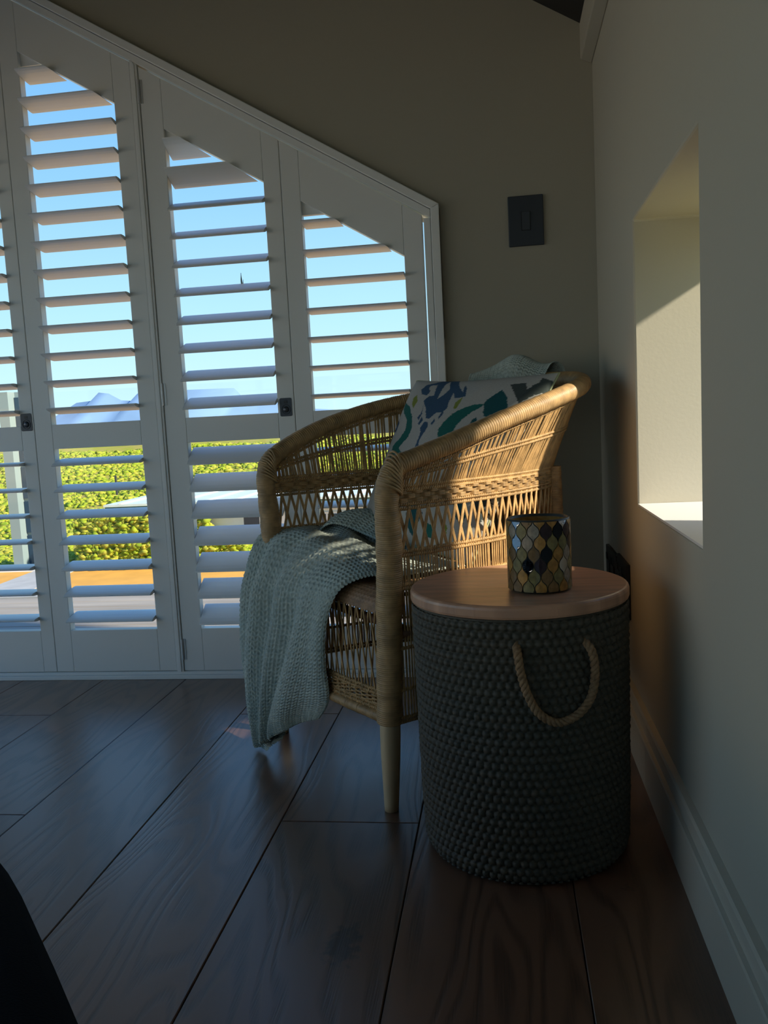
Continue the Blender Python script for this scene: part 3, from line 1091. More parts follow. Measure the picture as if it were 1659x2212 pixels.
for sgn in (1, -1):
    wrapped('wrapped_post', fl([(.133 * sgn, .488, .165), (.134 * sgn, .486, .38), (.136 * sgn, .482, .585)]), [.019, .018, .016])
    MB().tube(fl([(.131 * sgn, .492, 0), (.132 * sgn, .490, .09), (.133 * sgn, .488, .17)]), [.012, .0155, .0165], 14).build('leg', 'leg_wood', chair, smooth=True)
rp_ = np.concatenate([[(-.264, -.004, .606)], RAIL_T[8:-8:12], [(.270, -.004, .604)]])
rr_ = np.interp(np.linspace(0, 1, len(rp_)), [0, .03, .25, .5, .8, .97, 1], [.0185, .0185, .0155, .0165, .0165, .0165, .0175])
wrapped('wrapped_arm_rail', cwv(rp_), rr_, pitch=0.0052, amp=0.0016, sub=5)
# crossing turns where the rail meets the posts
for sgn in (1, -1):
    e = RAIL_T[-1] if sgn == 1 else RAIL_T[0]
    mb = MB()
    for k in range(9):
        q = k / 8
        c = np.array([e[0] + sgn * 0.0, e[1] + 0.012 * q, e[2] - 0.034 + 0.040 * q])
        ax = np.array([0, 0.55 + 0.4 * q, 0.85 - 0.75 * q])
        ax /= np.linalg.norm(ax)
        u_ = np.array([1.0, 0, 0])
        v_ = np.cross(ax, u_)
        ring = [cw(*(c + 0.0225 * (math.cos(t_) * u_ + math.sin(t_) * v_))) for t_ in np.linspace(0, 2 * PI, 21)[:-1]]
        mb.tube(ring, 0.0023, 6, closed=True)
    mb.build('corner_wrap', 'cane_wrap', chair, smooth=True)

# upright canes
N_IND = [0]
rest = {}


def cane(pts, r=0.0019, key='cane_infill', m='cane', seg=5):
    P = cwv(np.asarray(pts))
    if N_IND[0] < 300:
        MB().tube(P, r, seg, caps=False).build('cane_stake', m, chair, smooth=True)
        N_IND[0] += 1
    else:
        rest.setdefault((key, m), MB()).tube(P, r, seg, caps=False)


TS = np.linspace(0.012, 0.988, 290)
for i, t_ in enumerate(TS):             # between the plaited band and the rail
    zt = float(rail_z(t_)) - 0.004
    z_ = np.linspace(Z_BT - 0.004, zt, 4)
    lean = 0.0
    cane(shell(np.full(4, t_) + np.linspace(0, 0.004, 4) * rng.normal(0, 1), z_), r=0.0019 if i % 2 else 0.0021)
TL_ = np.linspace(0.02, 0.98, 60)
dt = TL_[1] - TL_[0]
ZL0, ZL1 = 0.468, 0.549
for side in (1, -1):                    # open trellis under the band
    for t_ in TL_:
        t2 = np.clip(t_ + side * dt * 0.95, 0.012, 0.988)
        for d_ in (0.0, 0.0022):
            tt = np.linspace(t_, t2, 4) + d_
            zz = np.linspace(ZL1, ZL0, 4)
            p = shell(np.clip(tt, 0.01, 0.99), zz) + shell_n(np.clip(tt, 0.01, 0.99), zz) * (0.0016 * side)
            if d_ == 0.0:
                cane(p, r=0.0018)
            else:
                rest.setdefault(('cane_infill', 'cane'), MB()).tube(cwv(p), 0.0018, 5, caps=False)
for t_ in np.linspace(0.014, 0.986, 205):   # straight canes down to the base
    for za, zb in ((ZL0 + 0.002, 0.412), (0.412, 0.172)):
        tt = np.full(3, t_ + rng.normal(0, 0.0006))
        rest.setdefault(('cane_infill', 'cane'), MB()).tube(cwv(shell(tt, np.linspace(za, zb, 3))), 0.0018, 5, caps=False)


def twine(zf, t0=0.006, t1=0.994, r=0.0021, per=0.010, double=False, mb=None, L=None, pathf=None):
    mb = mb or MB()
    L = L or LOW_LEN
    n = int(L / per * 7)
    t_ = np.linspace(t0, t1, n)
    for row in ((0,) if not double else (-0.0036, 0.0036)):
        for ph in (0, PI):
            a_ = np.linspace(0, 2 * PI * L / per, n) + ph
            z_ = zf(t_) + row + 0.0018 * np.cos(a_)
            if pathf:
                p = pathf(t_, z_, 0.0024 * np.sin(a_))
            else:
                p = shell(t_, z_) + shell_n(t_, z_) * (0.0026 * np.sin(a_))[:, None]
            mb.tube(cwv(p), r, 5, caps=False)
    return mb


for zf, dbl in ((lambda t: rail_z(t) - 0.0215, True), (lambda t: Z_BT + (rail_z(t) - Z_BT) * (0.48 + 0.0 * t), True),
                (lambda t: Z_BT + 0.001 + 0 * t, True), (lambda t: Z_BB - 0.001 + 0 * t, True),
                (lambda t: ZL0 - 0.001 + 0 * t, True), (lambda t: 0.409 + 0 * t, True), (lambda t: 0.300 + 0 * t, False), (lambda t: 0.226 + 0 * t, False), (lambda t: 0.172 + 0 * t, True)):
    twine(zf, double=dbl).build('twined_row', 'cane', chair, smooth=True)

# plaited band: strands pass in front of and behind pairs of canes
mb = MB()
n = 1100
t_ = np.linspace(0.006, 0.994, n)
nper = int(LOW_LEN / 0.034)
for row in range(8):
    ph = PI * (row // 3 % 2) if row < 6 else 0
    z_ = np.full(n, Z_BB + 0.0065 + row * 0.00255)
    a_ = np.linspace(0, 2 * PI * nper, n) + ph
    off = 0.0030 * np.clip(1.8 * np.sin(a_), -1, 1)
    mb.tube(cwv(shell(t_, z_) + shell_n(t_, z_) * off[:, None]), 0.0018, 5, caps=False)
mb.build('plaited_band', 'cane', chair, smooth=True)

# front apron between the posts
def apron(t, z, off):
    a = 0.240 - 0.480 * np.asarray(t)
    b = -0.004 - 0.018 * np.sin(PI * np.asarray(t)) - off
    return np.stack([a, b, np.asarray(z) + 0 * a], -1)


for side in (1, -1):
    for t_ in np.linspace(0.0, 1.0, 25):
        t2 = np.clip(t_ + 0.055 * side, 0, 1)
        tt = np.linspace(t_, t2, 3)
        rest.setdefault(('apron_trellis', 'cane'), MB()).tube(cwv(apron(tt, np.linspace(0.212, 0.368, 3), 0.0018 * side)), 0.0018, 5, caps=False)
        rest.setdefault(('apron_trellis', 'cane'), MB()).tube(cwv(apron(np.array([t_, t_ + 0.012]), np.array([0.176, 0.212]), 0.0018 * side)), 0.0018, 5, caps=False)
for zz in (0.214, 0.186):
    twine(lambda t, zz=zz: zz + 0 * t, 0.0, 1.0, double=True, L=0.48, pathf=apron).build('twined_row', 'cane', chair, smooth=True)
mb = MB()
for row in range(5):
    tq = np.linspace(0, 1, 220)
    mb.tube(cwv(apron(tq, 0.1935 + 0.0033 * row, 0.003 * np.clip(1.8 * np.sin(tq * 2 * PI * 14 + PI * (row % 2)), -1, 1))), 0.0018, 5, caps=False)
mb.build('apron_plait', 'cane', chair, smooth=True)
tq = np.linspace(0, 1, 12)
wrapped('wrapped_base_rail', cwv(apron(tq, 0.170 + 0 * tq, 0.0)), 0.0095, pitch=0.0036)

# seat frame rods under the seat
for pts in ([(-.25, .02, .325), (-.135, .47, .325)], [(.25, .02, .325), (.135, .47, .325)], [(-.25, .02, .29), (-.135, .47, .29)], [(-.133, .47, .335), (.133, .47, .335)], [(-.24, .03, .330), (.24, .03, .330)]):
    MB().tube(fl(pts), 0.0085 if pts[0][2] > .3 else 0.005, 10).build('seat_rod', 'cane_dark', chair, smooth=True)
for (k, m_), mb in rest.items():
    tag(mb.build(k, m_, chair, smooth=True), kind='stuff')

# woven seat, rolled over the front edge
nu, nv = 330, 300
u = np.linspace(-1, 1, nu)
v = np.linspace(0, 1, nv)
U, Vv = np.meshgrid(u, v, indexing='ij')
# path length along v: front lip then seat to the back
sl = Vv * 0.575
lip = 0.052
ang = np.clip(sl / lip, 0, 1) * (PI / 2)
bb_ = np.where(sl < lip, -0.020 + 0.033 * (1 - np.cos(ang)), 0.013 + (sl - lip))
zz_ = np.where(sl < lip, 0.366 + 0.033 * np.sin(ang), 0.399)
half = np.interp(bb_, [-.03, 0, .12, .25, .37, .475, .525, .54], [.236, .240, .240, .221, .183, .128, .060, .006])
Aa = U * half
zz_ = zz_ - 0.008 * (1 - U**2) * np.clip(bb_ / 0.2, 0, 1)
V3 = np.stack([Aa, bb_, zz_], -1)
hk = knit(Aa / 0.0115 + 100, sl / 0.0075)
n_ = normals(V3)
n_ = n_ * np.sign(n_[..., 2:3].mean())
V3 = V3 + n_ * (hk * 0.0032)[..., None]
grid_obj('woven_seat', cwv(V3), 'seat_weave', chair)

# ================================================================== CUSHION
PCOL = {'cream': (0.46, 0.44, 0.40), 'blue': (0.035, 0.085, 0.15), 'green': (0.015, 0.13, 0.11), 'teal': (0.012, 0.085, 0.095), 'lime': (0.22, 0.25, 0.035), 'grey': (0.06, 0.075, 0.07)}
PAT=[
('blue',[(0.279,1.013),(0.4,0.993),(0.477,0.926),(0.543,0.879),(0.515,0.933),(0.546,0.914),(0.59,0.845),(0.548,0.838),(0.512,0.839),(0.469,0.882),(0.487,0.823),(0.509,0.767),(0.502,0.737),(0.445,0.738),(0.414,0.696),(0.38,0.701),(0.327,0.766),(0.256,0.828),(0.28,0.86),(0.318,0.865),(0.271,0.951),(0.224,0.945),(0.221,0.927),(0.259,0.896),(0.252,0.866),(0.199,0.876),(0.162,0.91),(0.176,0.95),(0.225,0.965),(0.262,0.985),(0.249,1.015)]),
('cream',[(0.371,0.836),(0.402,0.873),(0.412,0.912),(0.342,0.983),(0.336,0.955),(0.356,0.88)]),
('blue',[(0.278,0.801),(0.318,0.735),(0.319,0.688),(0.292,0.709),(0.306,0.743)]),
('blue',[(0.497,0.752),(0.513,0.721),(0.507,0.687),(0.49,0.703),(0.488,0.737)]),
('blue',[(0.333,0.714),(0.361,0.69),(0.347,0.656),(0.327,0.668)]),
('blue',[(0.461,0.699),(0.481,0.676),(0.474,0.65),(0.454,0.662)]),
('blue',[(0.384,0.679),(0.421,0.673),(0.442,0.639),(0.436,0.603),(0.426,0.573),(0.462,0.495),(0.419,0.488),(0.404,0.537),(0.399,0.603),(0.371,0.641)]),
('lime',[(0.154,0.872),(0.203,0.824),(0.199,0.774),(0.162,0.804),(0.136,0.849)]),
('lime',[(0.57,0.84),(0.595,0.805),(0.589,0.754),(0.567,0.763),(0.548,0.802)]),
('green',[(0.048,0.83),(0.148,0.789),(0.235,0.716),(0.287,0.636),(0.282,0.583),(0.237,0.541),(0.219,0.519),(0.274,0.488),(0.302,0.437),(0.177,0.43),(0.152,0.442),(0.136,0.54),(0.193,0.581),(0.222,0.632),(0.191,0.697),(0.067,0.777)]),
('green',[(0.746,0.796),(0.735,0.777),(0.697,0.739),(0.668,0.694),(0.653,0.65),(0.661,0.608),(0.68,0.581),(0.597,0.556),(0.563,0.59),(0.547,0.625),(0.56,0.677),(0.588,0.729),(0.637,0.771),(0.688,0.791)]),
('teal',[(0.792,0.886),(0.847,0.842),(0.883,0.788),(0.885,0.745),(0.858,0.721),(0.817,0.689),(0.774,0.735),(0.741,0.792),(0.745,0.823),(0.769,0.854)]),
('teal',[(0.747,0.712),(0.778,0.665),(0.745,0.634),(0.726,0.668),(0.729,0.697)]),
('grey',[(0.814,0.922),(0.895,0.929),(0.926,0.886),(0.94,0.917),(0.956,0.933),(0.951,0.963),(1.016,0.944),(1.04,0.91),(0.997,0.884),(0.969,0.857),(0.93,0.804),(0.891,0.846)]),
('green',[(0.934,0.803),(0.932,0.773),(0.904,0.751),(0.901,0.776)]),
('teal',[(0.526,0.191),(0.605,0.204),(0.638,0.156),(0.61,0.088),(0.583,0.029),(0.547,0.064),(0.512,0.143)]),
('green',[(0.658,0.122),(0.744,0.11),(0.758,0.05),(0.693,0.052)]),
('lime',[(0.803,0.148),(0.828,0.122),(0.823,0.087),(0.803,0.113)]),
('teal',[(0.829,0.248),(0.885,0.252),(0.922,0.193),(0.91,0.154),(0.854,0.186)]),
('grey',[(0.926,0.279),(0.992,0.313),(1.003,0.248),(0.985,0.193)]),
('blue',[(0.343,0.361),(0.388,0.382),(0.47,0.372),(0.45,0.311),(0.391,0.294)]),
('blue',[(0.482,0.406),(0.575,0.398),(0.607,0.335),(0.549,0.317)]),
('green',[(0.193,0.128),(0.213,0.068),(0.111,0.032),(0.04,0.031),(0.08,0.084),(0.139,0.115)]),
('lime',[(0.068,0.165),(0.089,0.137),(0.072,0.099),(0.025,0.115),(-0.021,0.159)]),
('blue',[(-0.03,0.765),(0.096,0.686),(0.101,0.624),(-0.036,0.663),(-0.043,0.724)]),
('blue',[(0.046,1.025),(0.016,1.012),(-0.01,0.992),(-0.027,0.969),(-0.028,1.004)]),
]
C_BL, C_BR, C_TL, C_TR = cw(-.22, .20, .425), cw(.22, .20, .42), cw(-.25, .40, .790), cw(.21, .44, .775)
cush = thing('printed_cushion', 'cream linen cushion with blue, teal and green ikat print leaning in the armchair', 'cushion', tuple((C_BL + C_BR) / 2))
cn = np.cross(C_BR - C_BL, C_TL - C_BL)
cn /= np.linalg.norm(cn)


def inside(px, py, poly):
    r = np.zeros(px.shape, bool)
    n = len(poly)
    j = n - 1
    for i in range(n):
        xi, yi = poly[i]
        xj, yj = poly[j]
        c = ((yi > py) != (yj > py)) & (px < (xj - xi) * (py - yi) / (yj - yi + 1e-12) + xi)
        r ^= c
        j = i
    return r


def cush_face(sign, n=300):
    u = np.linspace(0, 1, n)
    Uc, Vc = np.meshgrid(u, u, indexing='ij')
    # sides pull in between the corners
    pin = 0.030
    uu = Uc + pin * (0.5 - Uc) * 2 * np.sin(PI * Vc)
    vv = Vc + pin * (0.5 - Vc) * 2 * np.sin(PI * Uc)
    P = ((1 - uu) * (1 - vv))[..., None] * C_BL + (uu * (1 - vv))[..., None] * C_BR + ((1 - uu) * vv)[..., None] * C_TL + (uu * vv)[..., None] * C_TR
    bul = (16 * Uc * (1 - Uc) * Vc * (1 - Vc))
    bul = np.clip(bul, 0, 1)**0.42
    h = 0.062 * bul + 0.0045 * bul * np.sin(9 * Uc + 5 * Vc) * np.sin(6 * Vc - 3 * Uc) + 0.004 * np.exp(-((Uc - Vc * 0.6 - 0.12) / 0.03)**2) * bul
    if sign < 0:
        h = 0.045 * bul
    P = P + sign * cn * h[..., None]
    return P, Uc, Vc


Pf, Uc, Vc = cush_face(1)
att = np.zeros(Uc.shape + (3,))
att[:] = PCOL['cream']
jg = 0.004 * (np.random.default_rng(2).random(Uc.shape[1])[None, :] - 0.5) * 2
Uj = Uc + jg
for name, poly in PAT:
    att[inside(Uj, Vc, poly)] = PCOL[name]
grid_obj('front_cover', Pf, 'printed_linen', cush, attr=att)
Pb, _, _ = cush_face(-1, 60)
attb = np.zeros(Pb.shape)
attb[:] = PCOL['cream']
grid_obj('back_cover', Pb[::-1], 'printed_linen', cush, attr=attb)
edge = np.concatenate([Pf[:-1:6, 0], Pf[-1, :-1:6], Pf[:0:-6, -1], Pf[0, :0:-6]])
MB().tube(edge, 0.0022, 6, closed=True).build('piping', 'piping', cush, smooth=True)

# ================================================================== KNITTED THROWS


def knit_cloth(name, ctrl, label, st_u=0.0135, st_v=0.0100, fold=None, per_u=8, per_v=7, amp=0.0052, parent=None):
    """ctrl: (rows, cols, 3) in chair coordinates; rows run along the cloth's length."""
    ctrl = np.asarray(ctrl, float)
    nr, nc = ctrl.shape[:2]
    lens_v = np.linalg.norm(np.diff(ctrl, axis=0), axis=2).sum(0).max()
    lens_u = np.linalg.norm(np.diff(ctrl, axis=1), axis=2).sum(1).max()
    nv_, nu_ = int(lens_v / st_v * per_v), int(lens_u / st_u * per_u)
    Q = cr_at(ctrl, np.arange(nr, dtype=float), np.linspace(0, nr - 1, nv_))
    Q = cr_at(np.swapaxes(Q, 0, 1), np.arange(nc, dtype=float), np.linspace(0, nc - 1, nu_))   # (nu, nv, 3)
    uu, vv = np.meshgrid(np.linspace(0, 1, nu_), np.linspace(0, 1, nv_), indexing='ij')
    n = normals(Q)
    if fold is not None:
        Q = Q + n * fold(uu, vv)[..., None]
        n = normals(Q)
    hk = knit(uu * lens_u / st_u, vv * lens_v / st_v)
    # thick selvedge
    ed = np.minimum(np.minimum(uu, 1 - uu) * lens_u, np.minimum(vv, 1 - vv) * lens_v)
    hk = hk + 0.5 * np.exp(-(ed / 0.004)**2)
    Q = Q + n * ((hk - 0.5) * amp)[..., None]
    t = grid_obj(name, cwv(Q), 'throw_knit', parent)
    if label:
        tag(t, label, 'blanket')
    return t


throw = thing('knitted_throw', 'blue-green knitted throw hanging over the front of the armchair seat', 'blanket', tuple(cw(-.1, .0, .41)))
# rows from the back of the seat, over the front edge, down to the floor; columns left to right
rows = [
    [(-.245, .205, .418), (-.215, .225, .436), (-.165, .235, .446), (-.115, .24, .440), (-.05, .235, .425), (.03, .225, .416), (.10, .225, .414), (.17, .222, .414)],
    [(-.262, .155, .430), (-.235, .165, .462), (-.180, .165, .466), (-.120, .165, .452), (-.055, .165, .432), (.03, .16, .424), (.10, .155, .418), (.178, .150, .416)],
    [(-.290, .080, .444), (-.262, .085, .468), (-.205, .09, .466), (-.145, .095, .460), (-.070, .10, .452), (.02, .10, .444), (.10, .085, .430), (.175, .060, .416)],
    [(-.310, .005, .436), (-.285, -.01, .458), (-.225, -.005, .462), (-.160, .01, .462), (-.085, .015, .456), (.005, .02, .446), (.085, .018, .432), (.150, .012, .416)],
    [(-.318, -.010, .360), (-.292, -.052, .368), (-.235, -.062, .374), (-.170, -.058, .378), (-.100, -.052, .382), (-.015, -.048, .386), (.065, -.042, .390), (.128, -.036, .388)],
    [(-.308, -.025, .275), (-.300, -.066, .275), (-.250, -.082, .276), (-.185, -.072, .280), (-.115, -.066, .288), (-.035, -.062, .296), (.035, -.054, .305), (.088, -.042, .312)],
    [(-.282, -.040, .190), (-.280, -.080, .190), (-.240, -.096, .192), (-.185, -.088, .197), (-.125, -.083, .205), (-.055, -.078, .215), (.010, -.064, .225), (.060, -.034, .235)],
    [(-.240, -.060, .118), (-.238, -.092, .118), (-.210, -.108, .118), (-.170, -.102, .124), (-.125, -.097, .134), (-.075, -.090, .148), (-.015, -.070, .165), (.050, -.026, .182)],
    [(-.196, -.070, .062), (-.194, -.098, .062), (-.176, -.114, .062), (-.150, -.112, .068), (-.120, -.106, .080), (-.085, -.096, .096), (-.040, -.070, .118), (.028, -.024, .145)],
    [(-.165, -.080, .026), (-.160, -.102, .026), (-.146, -.118, .026), (-.128, -.117, .036), (-.106, -.109, .050), (-.080, -.095, .068), (-.045, -.067, .094), (.010, -.030, .122)],
]


def fold_seat(u, v):
    s = np.clip((v - 0.26) / 0.25, 0, 1)
    top = np.clip(1 - v / 0.45, 0, 1)
    r1 = np.exp(-((u - 0.30 + 0.10 * v) / 0.065)**2) + 0.8 * np.exp(-((u - 0.56 + 0.16 * v) / 0.07)**2) + 0.7 * np.exp(-((u - 0.80 + 0.22 * v) / 0.055)**2)
    f = s * (0.030 * r1 - 0.010 + 0.004 * np.sin(u * 33 - 3 * v))
    d = v * 1.0 - 0.22 * u
    f = f + top * np.sin(PI * np.clip(u * 1.02, 0, 1))**0.5 * (0.016 * np.exp(-((d - 0.02) / 0.035)**2) + 0.014 * np.exp(-((d - 0.14) / 0.03)**2) + 0.012 * np.exp(-((d - 0.245) / 0.03)**2) - 0.004)
    return f


knit_cloth('drape', rows, None, fold=fold_seat, parent=throw)
# reverse side showing at the lower left where the throw turns under
rows = [
    [(-.318, -.012, .330), (-.285, -.030, .330), (-.235, -.036, .330), (-.180, -.036, .330), (-.120, -.034, .330)],
    [(-.322, -.022, .245), (-.290, -.042, .245), (-.238, -.048, .245), (-.180, -.046, .245), (-.120, -.042, .245)],
    [(-.318, -.036, .165), (-.290, -.052, .165), (-.235, -.058, .162), (-.178, -.056, .160), (-.115, -.050, .160)],
    [(-.300, -.048, .098), (-.272, -.064, .095), (-.222, -.070, .092), (-.168, -.066, .090), (-.105, -.058, .096)],
    [(-.262, -.060, .046), (-.238, -.078, .042), (-.196, -.084, .038), (-.150, -.080, .040), (-.090, -.066, .062)],
    [(-.212, -.072, .020), (-.195, -.088, .013), (-.170, -.096, .010), (-.140, -.092, .018), (-.095, -.074, .048)],
]
knit_cloth('turned_under_fold', rows, None, fold=lambda u, v: 0.008 * np.sin(u * 9 + 1 + 2 * v), parent=throw)
# loose corner flopped back on the seat
rows = [
    [(-.235, .235, .446), (-.195, .262, .462), (-.150, .280, .466), (-.105, .285, .452), (-.070, .28, .432)],
    [(-.250, .185, .470), (-.205, .205, .490), (-.155, .225, .492), (-.105, .235, .474), (-.062, .235, .446)],
    [(-.240, .130, .472), (-.205, .150, .492), (-.155, .172, .494), (-.105, .188, .474), (-.060, .195, .445)],
    [(-.205, .085, .460), (-.182, .110, .474), (-.148, .135, .474), (-.105, .155, .458), (-.066, .165, .440)],
]
knit_cloth('flopped_corner', rows, None, fold=lambda u, v: 0.006 * np.sin(u * 8 + 3 * v), parent=throw)

# second throw over the back rail, hanging behind the chair
rows = []
prof = [(-.055, -.15), (-.045, -.06), (-.026, .012), (0.0, .034), (.028, .014), (.036, -.06), (.040, -.17), (.046, -.29), (.050, -.41), (.052, -.50)]
for (dn, dz) in prof:
    r_ = []
    for t_ in np.linspace(0.365, 0.505, 9):
        z0 = float(rail_z(t_))
        p = shell(t_, z0)
        nn = -shell_n(t_, z0)
        lump = 0.030 * math.exp(-((t_ - 0.435) / 0.045)**2)
        base = shell(t_, min(z0, max(z0 + dz, 0.10)))
        q = base if dz < -.03 else p
        # outward is away from the seat centre
        out_ = np.array([q[0], q[1] - 0.25, 0])
        out_ /= np.linalg.norm(out_)
        r_.append(tuple(np.array([q[0], q[1], z0 + dz + (lump if dz > 0 else 0)]) + out_ * (dn + 0.010)))
    rows.append(r_)
knit_cloth('knitted_throw', rows, 'blue-green knitted throw draped over the back of the armchair behind the cushion',
           fold=lambda u, v: 0.003 * np.sin(u * 12 + 3 * v) + 0.003 * np.sin(v * 14 + 8 * u), per_u=7, per_v=6)

# ================================================================== SIDE TABLE BASKET
BX, BY = 0.018, 1.368
bk_ = thing('storage_basket', 'round dark grey knobbly storage basket with wooden lid beside the armchair', 'basket', (BX, BY, 0))
ncol, per = 84, 7
nrow, perr = 32, 7
th = np.linspace(0, 2 * PI, ncol * per, endpoint=False)
zz = np.linspace(0.004, 0.404, nrow * perr + 1)
TH, ZZ = np.meshgrid(th, zz, indexing='ij')
rowf = (ZZ - 0.006) / (0.396 / nrow)
ri = np.floor(rowf)
cu = TH / (2 * PI) * ncol + 0.5 * (ri % 2)
fu, fv = cu - np.floor(cu) - 0.5, rowf - ri - 0.5
bump = np.sqrt(np.clip(1 - (fu / 0.52)**2 - (fv / 0.54)**2, 0, 1))
g_ = np.random.default_rng(4).random((ncol + 1, nrow + 3))
bump = bump * (0.90 + 0.18 * g_[(np.floor(cu).astype(int) % ncol), np.clip(ri.astype(int), 0, nrow)])
R0 = np.interp(ZZ, [0, 0.02, 0.10, 0.404], [0.154, 0.1615, 0.1640, 0.1675])
R0 = R0 + bump * 0.0060
# a seam down the right front
R0 = R0 - 0.0025 * np.exp(-((TH - math.radians(-40 + 360)) / 0.006)**2)
Vb = np.stack([BX + R0 * np.cos(TH), BY + R0 * np.sin(TH), ZZ], -1)
grid_obj('basket_body', Vb, 'basket_grey', bk_, closed_u=True)
MB().lathe([(0.150, 0.0), (0.158, 0.004), (0.158, 0.010)], (BX, BY, 0), 64).build('base_ring', 'black_fabric', bk_)
MB().lathe([(0.1665, 0.398), (0.1685, 0.400), (0.1685, 0.4065), (0.160, 0.4065)], (BX, BY, 0), 96, capb=False, capt=True).build('rim', 'basket_grey', bk_)


# lid: staves glued side by side, each its own piece
lid_prof = [(0.0, 0.4072), (0.1690, 0.4072), (0.1725, 0.4085), (0.1738, 0.412), (0.1738, 0.4215), (0.1725, 0.4255), (0.1685, 0.428), (0.0, 0.428)]
ang = math.radians(-32)
ca, sa = math.cos(ang), math.sin(ang)
cuts = [-0.174, -0.112, -0.046, 0.022, 0.088, 0.150, 0.174]


def disc_slice(r, y0, y1, n=26):
    y0, y1 = max(-r, y0), min(r, y1)
    ys_ = np.linspace(y0, y1, n)
    pts = [(math.sqrt(max(0, r * r - y * y)), y) for y in ys_] + [(-math.sqrt(max(0, r * r - y * y)), y) for y in ys_[::-1]]
    return pts


lid = bpy.data.objects.new('lid', None)
COL.objects.link(lid)
lid.parent = bk_
BASE[lid.name] = BASE[bk_.name]
lid.empty_display_size = 0.05
for i in range(6):
    levels = [(0.1690, 0.4072), (0.1725, 0.4085), (0.1738, 0.412), (0.1738, 0.4215), (0.1728, 0.4250), (0.1712, 0.4268), (0.1685, 0.428)]
    rings = []
    for r, z in levels:
        rings.append([(BX + x * ca - y * sa, BY + x * sa + y * ca, z) for x, y in disc_slice(r, cuts[i] + 0.0001, cuts[i + 1] - 0.0001)])
    n = len(rings[0])
    v = [p for rg in rings for p in rg]
    f = [tuple(range(n - 1, -1, -1)), tuple(range((len(rings) - 1) * n, len(rings) * n))]
    for a_ in range(len(rings) - 1):
        f += [(a_ * n + k, a_ * n + (k + 1) % n, (a_ + 1) * n + (k + 1) % n, (a_ + 1) * n + k) for k in range(n)]
    MB().add(v, f).build('stave', 'lid_wood' if i % 2 else 'lid_wood', lid)

# rope handle of three twisted strands
rope_pts = [(-92.5, .372, -.010), (-92.0, .365, .004), (-90.7, .334, .008), (-87.8, .300, .007), (-82.7, .272, .006), (-75.1, .258, .006), (-65.6, .264, .006), (-58.2, .284, .007), (-55.1, .317, .008), (-56.9, .362, .004), (-57.2, .370, -.010)]
RP = np.array([(BX + (0.173 + d_) * math.cos(math.radians(a_)), BY + (0.173 + d_) * math.sin(math.radians(a_)), z_) for a_, z_, d_ in rope_pts])
RPs = cr(RP, 260)
T = np.gradient(RPs, axis=0)
T /= np.linalg.norm(T, axis=1)[:, None]
N1 = np.cross(T, np.array([0.35, -0.93, 0.0]))
N1 /= np.linalg.norm(N1, axis=1)[:, None]
N2 = np.cross(T, N1)
Lr = np.linalg.norm(np.diff(RPs, axis=0), axis=1).sum()
rope = bpy.data.objects.new('rope_handle', None)
COL.objects.link(rope)
rope.parent = bk_
rope.empty_display_size = 0.05
BASE[rope.name] = BASE[bk_.name]
for k in range(3):
    a_ = np.linspace(0, 2 * PI * Lr / 0.024, 260) + 2 * PI * k / 3
    MB().tube(RPs + 0.0031 * (np.cos(a_)[:, None] * N1 + np.sin(a_)[:, None] * N2), 0.0035, 8).build('strand', 'rope', rope, smooth=True)

# ================================================================== MOSAIC CANDLE HOLDER
HX, HY, HZ, HR, HH = 0.0515, 1.3175, 0.4282, 0.0475, 0.112
hold = thing('candle_holder', 'amber, olive and mirrored mosaic glass candle holder standing on the wooden lid', 'candle holder', (HX, HY, HZ))
MB().lathe([(HR - 0.008, 0.0), (HR - 0.002, 0.002), (HR, 0.007), (HR, HH - 0.001), (HR - 0.001, HH), (HR - 0.0035, HH), (HR - 0.0045, HH - 0.001), (HR - 0.0045, 0.006), (0.0, 0.006)], (HX, HY, HZ), 64, capb=True, capt=False).build('glass_body', 'grout', hold, smooth=True)
rgt = random.Random(11)
NC = 16
TW = 2 * PI / NC
TH_ = 0.0172
mats_ = ['tile_amber', 'tile_olive', 'tile_olive', 'tile_brown', 'tile_brown', 'tile_taupe', 'tile_orange', 'tile_amber']
special = {(5, 9): 'tile_mirror', (4, 10): 'tile_black'}
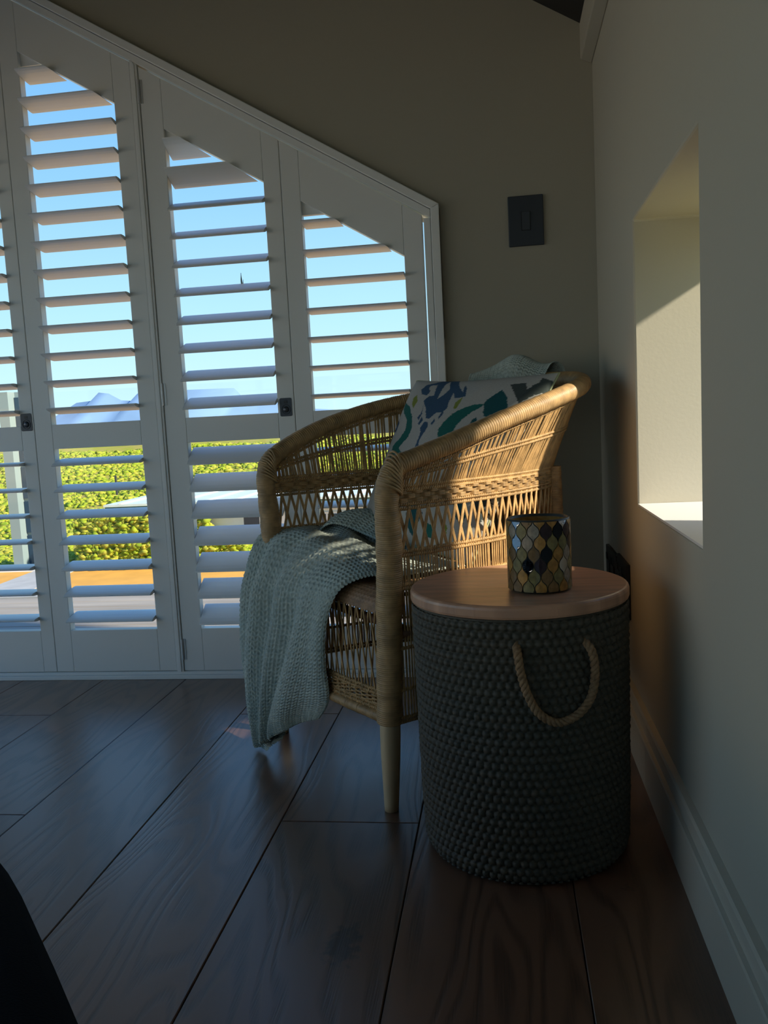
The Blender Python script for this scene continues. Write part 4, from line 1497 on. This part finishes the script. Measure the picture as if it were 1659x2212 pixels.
for rowi in range(-1, 8):
    zc = 0.003 + TH_ * (rowi + 0.35)
    for ci in range(NC):
        tcen = (ci + 0.5 * (rowi % 2)) * TW + math.radians(-90)
        pts_o = []
        n = 13
        outl = []
        for q in np.linspace(-1, 1, n):
            z_ = zc + q * TH_ * 0.94
            if z_ < 0.0035 or z_ > HH - 0.0025:
                z_ = min(max(z_, 0.0035), HH - 0.0025)
                qq = (z_ - zc) / (TH_ * 0.94)
            else:
                qq = q
            cq = math.cos(PI * qq)
            hw_ = TW * 0.5 * (0.5 + 0.5 * math.copysign(abs(cq) ** 0.62, cq)) * 0.94 + 0.0010
            outl.append((z_, hw_))
        if outl[-1][0] - outl[0][0] < 0.006:
            continue
        grid = []
        for rr in (HR + 0.0002, HR + 0.0016):
            for z_, hw_ in outl:
                for s_ in (-1, -0.33, 0.33, 1):
                    a_ = tcen + s_ * hw_
                    ins = 1.0 if rr < HR + 0.001 else 0.94
                    a_ = tcen + s_ * hw_ * ins
                    grid.append((HX + rr * math.cos(a_), HY + rr * math.sin(a_), HZ + z_))
        f = []
        off = n * 4
        for r_ in range(n - 1):
            for c_ in range(3):
                f.append((off + r_ * 4 + c_, off + r_ * 4 + c_ + 1, off + (r_ + 1) * 4 + c_ + 1, off + (r_ + 1) * 4 + c_))
            for c_, fl_ in ((0, 0), (3, 1)):
                q4 = (r_ * 4 + c_, off + r_ * 4 + c_, off + (r_ + 1) * 4 + c_, (r_ + 1) * 4 + c_)
                f.append(q4 if fl_ else q4[::-1])
        for r_ in (0, n - 1):
            for c_ in range(3):
                f.append((r_ * 4 + c_, r_ * 4 + c_ + 1, off + r_ * 4 + c_ + 1, off + r_ * 4 + c_))
        x_ = rgt.random()
        mm = 'tile_mirror' if x_ < 0.09 else 'tile_black' if x_ < 0.13 else 'tile_purple' if x_ < 0.17 else rgt.choice(mats_)
        if rowi == 3 and ci == 0:
            mm = 'tile_black'
        if rowi == 5 and ci == 0:
            mm = 'tile_purple'
        if (rowi, ci) in ((4, 14), (6, 14), (6, 2)):
            mm = 'tile_mirror'
        MB().add(grid, f).build('mosaic_tile', mm, hold)
# amber lining seen over the rim
MB().lathe([(HR - 0.0052, 0.008), (HR - 0.0052, HH - 0.004)], (HX, HY, HZ), 48, capb=False, capt=False).build('lining', 'tile_orange', hold, smooth=True)

# ================================================================== BLACK UPHOLSTERED OTTOMAN, cut off at the lower left
OX, OY, OR_ = -0.6985, 0.280, math.radians(-49)
ot = thing('upholstered_ottoman', 'black fabric ottoman corner cut off at the lower left of the photo', 'ottoman', (OX, OY, 0))
n = 72
lv = [(0.0, 0.985), (0.03, 0.995), (0.15, 1.0), (0.24, 0.995), (0.29, 0.98), (0.315, 0.95), (0.328, 0.90), (0.333, 0.80), (0.335, 0.55), (0.336, 0.05)]
Vo = np.zeros((n, len(lv), 3))
for i in range(n):
    a_ = 2 * PI * i / n
    c_, s_ = math.cos(a_), math.sin(a_)
    e_ = 2 / 4.0
    x_ = math.copysign(abs(c_) ** e_, c_) * 0.44
    y_ = math.copysign(abs(s_) ** e_, s_) * 0.46
    # local y is the outward normal of the visible edge
    for k, (z_, r_) in enumerate(lv):
        X_, Y_ = x_ * r_, y_ * r_
        Vo[i, k] = (OX + X_ * math.cos(OR_) - Y_ * math.sin(OR_), OY + X_ * math.sin(OR_) + Y_ * math.cos(OR_), z_)
grid_obj('upholstery', Vo, 'black_fabric', ot, closed_u=True)
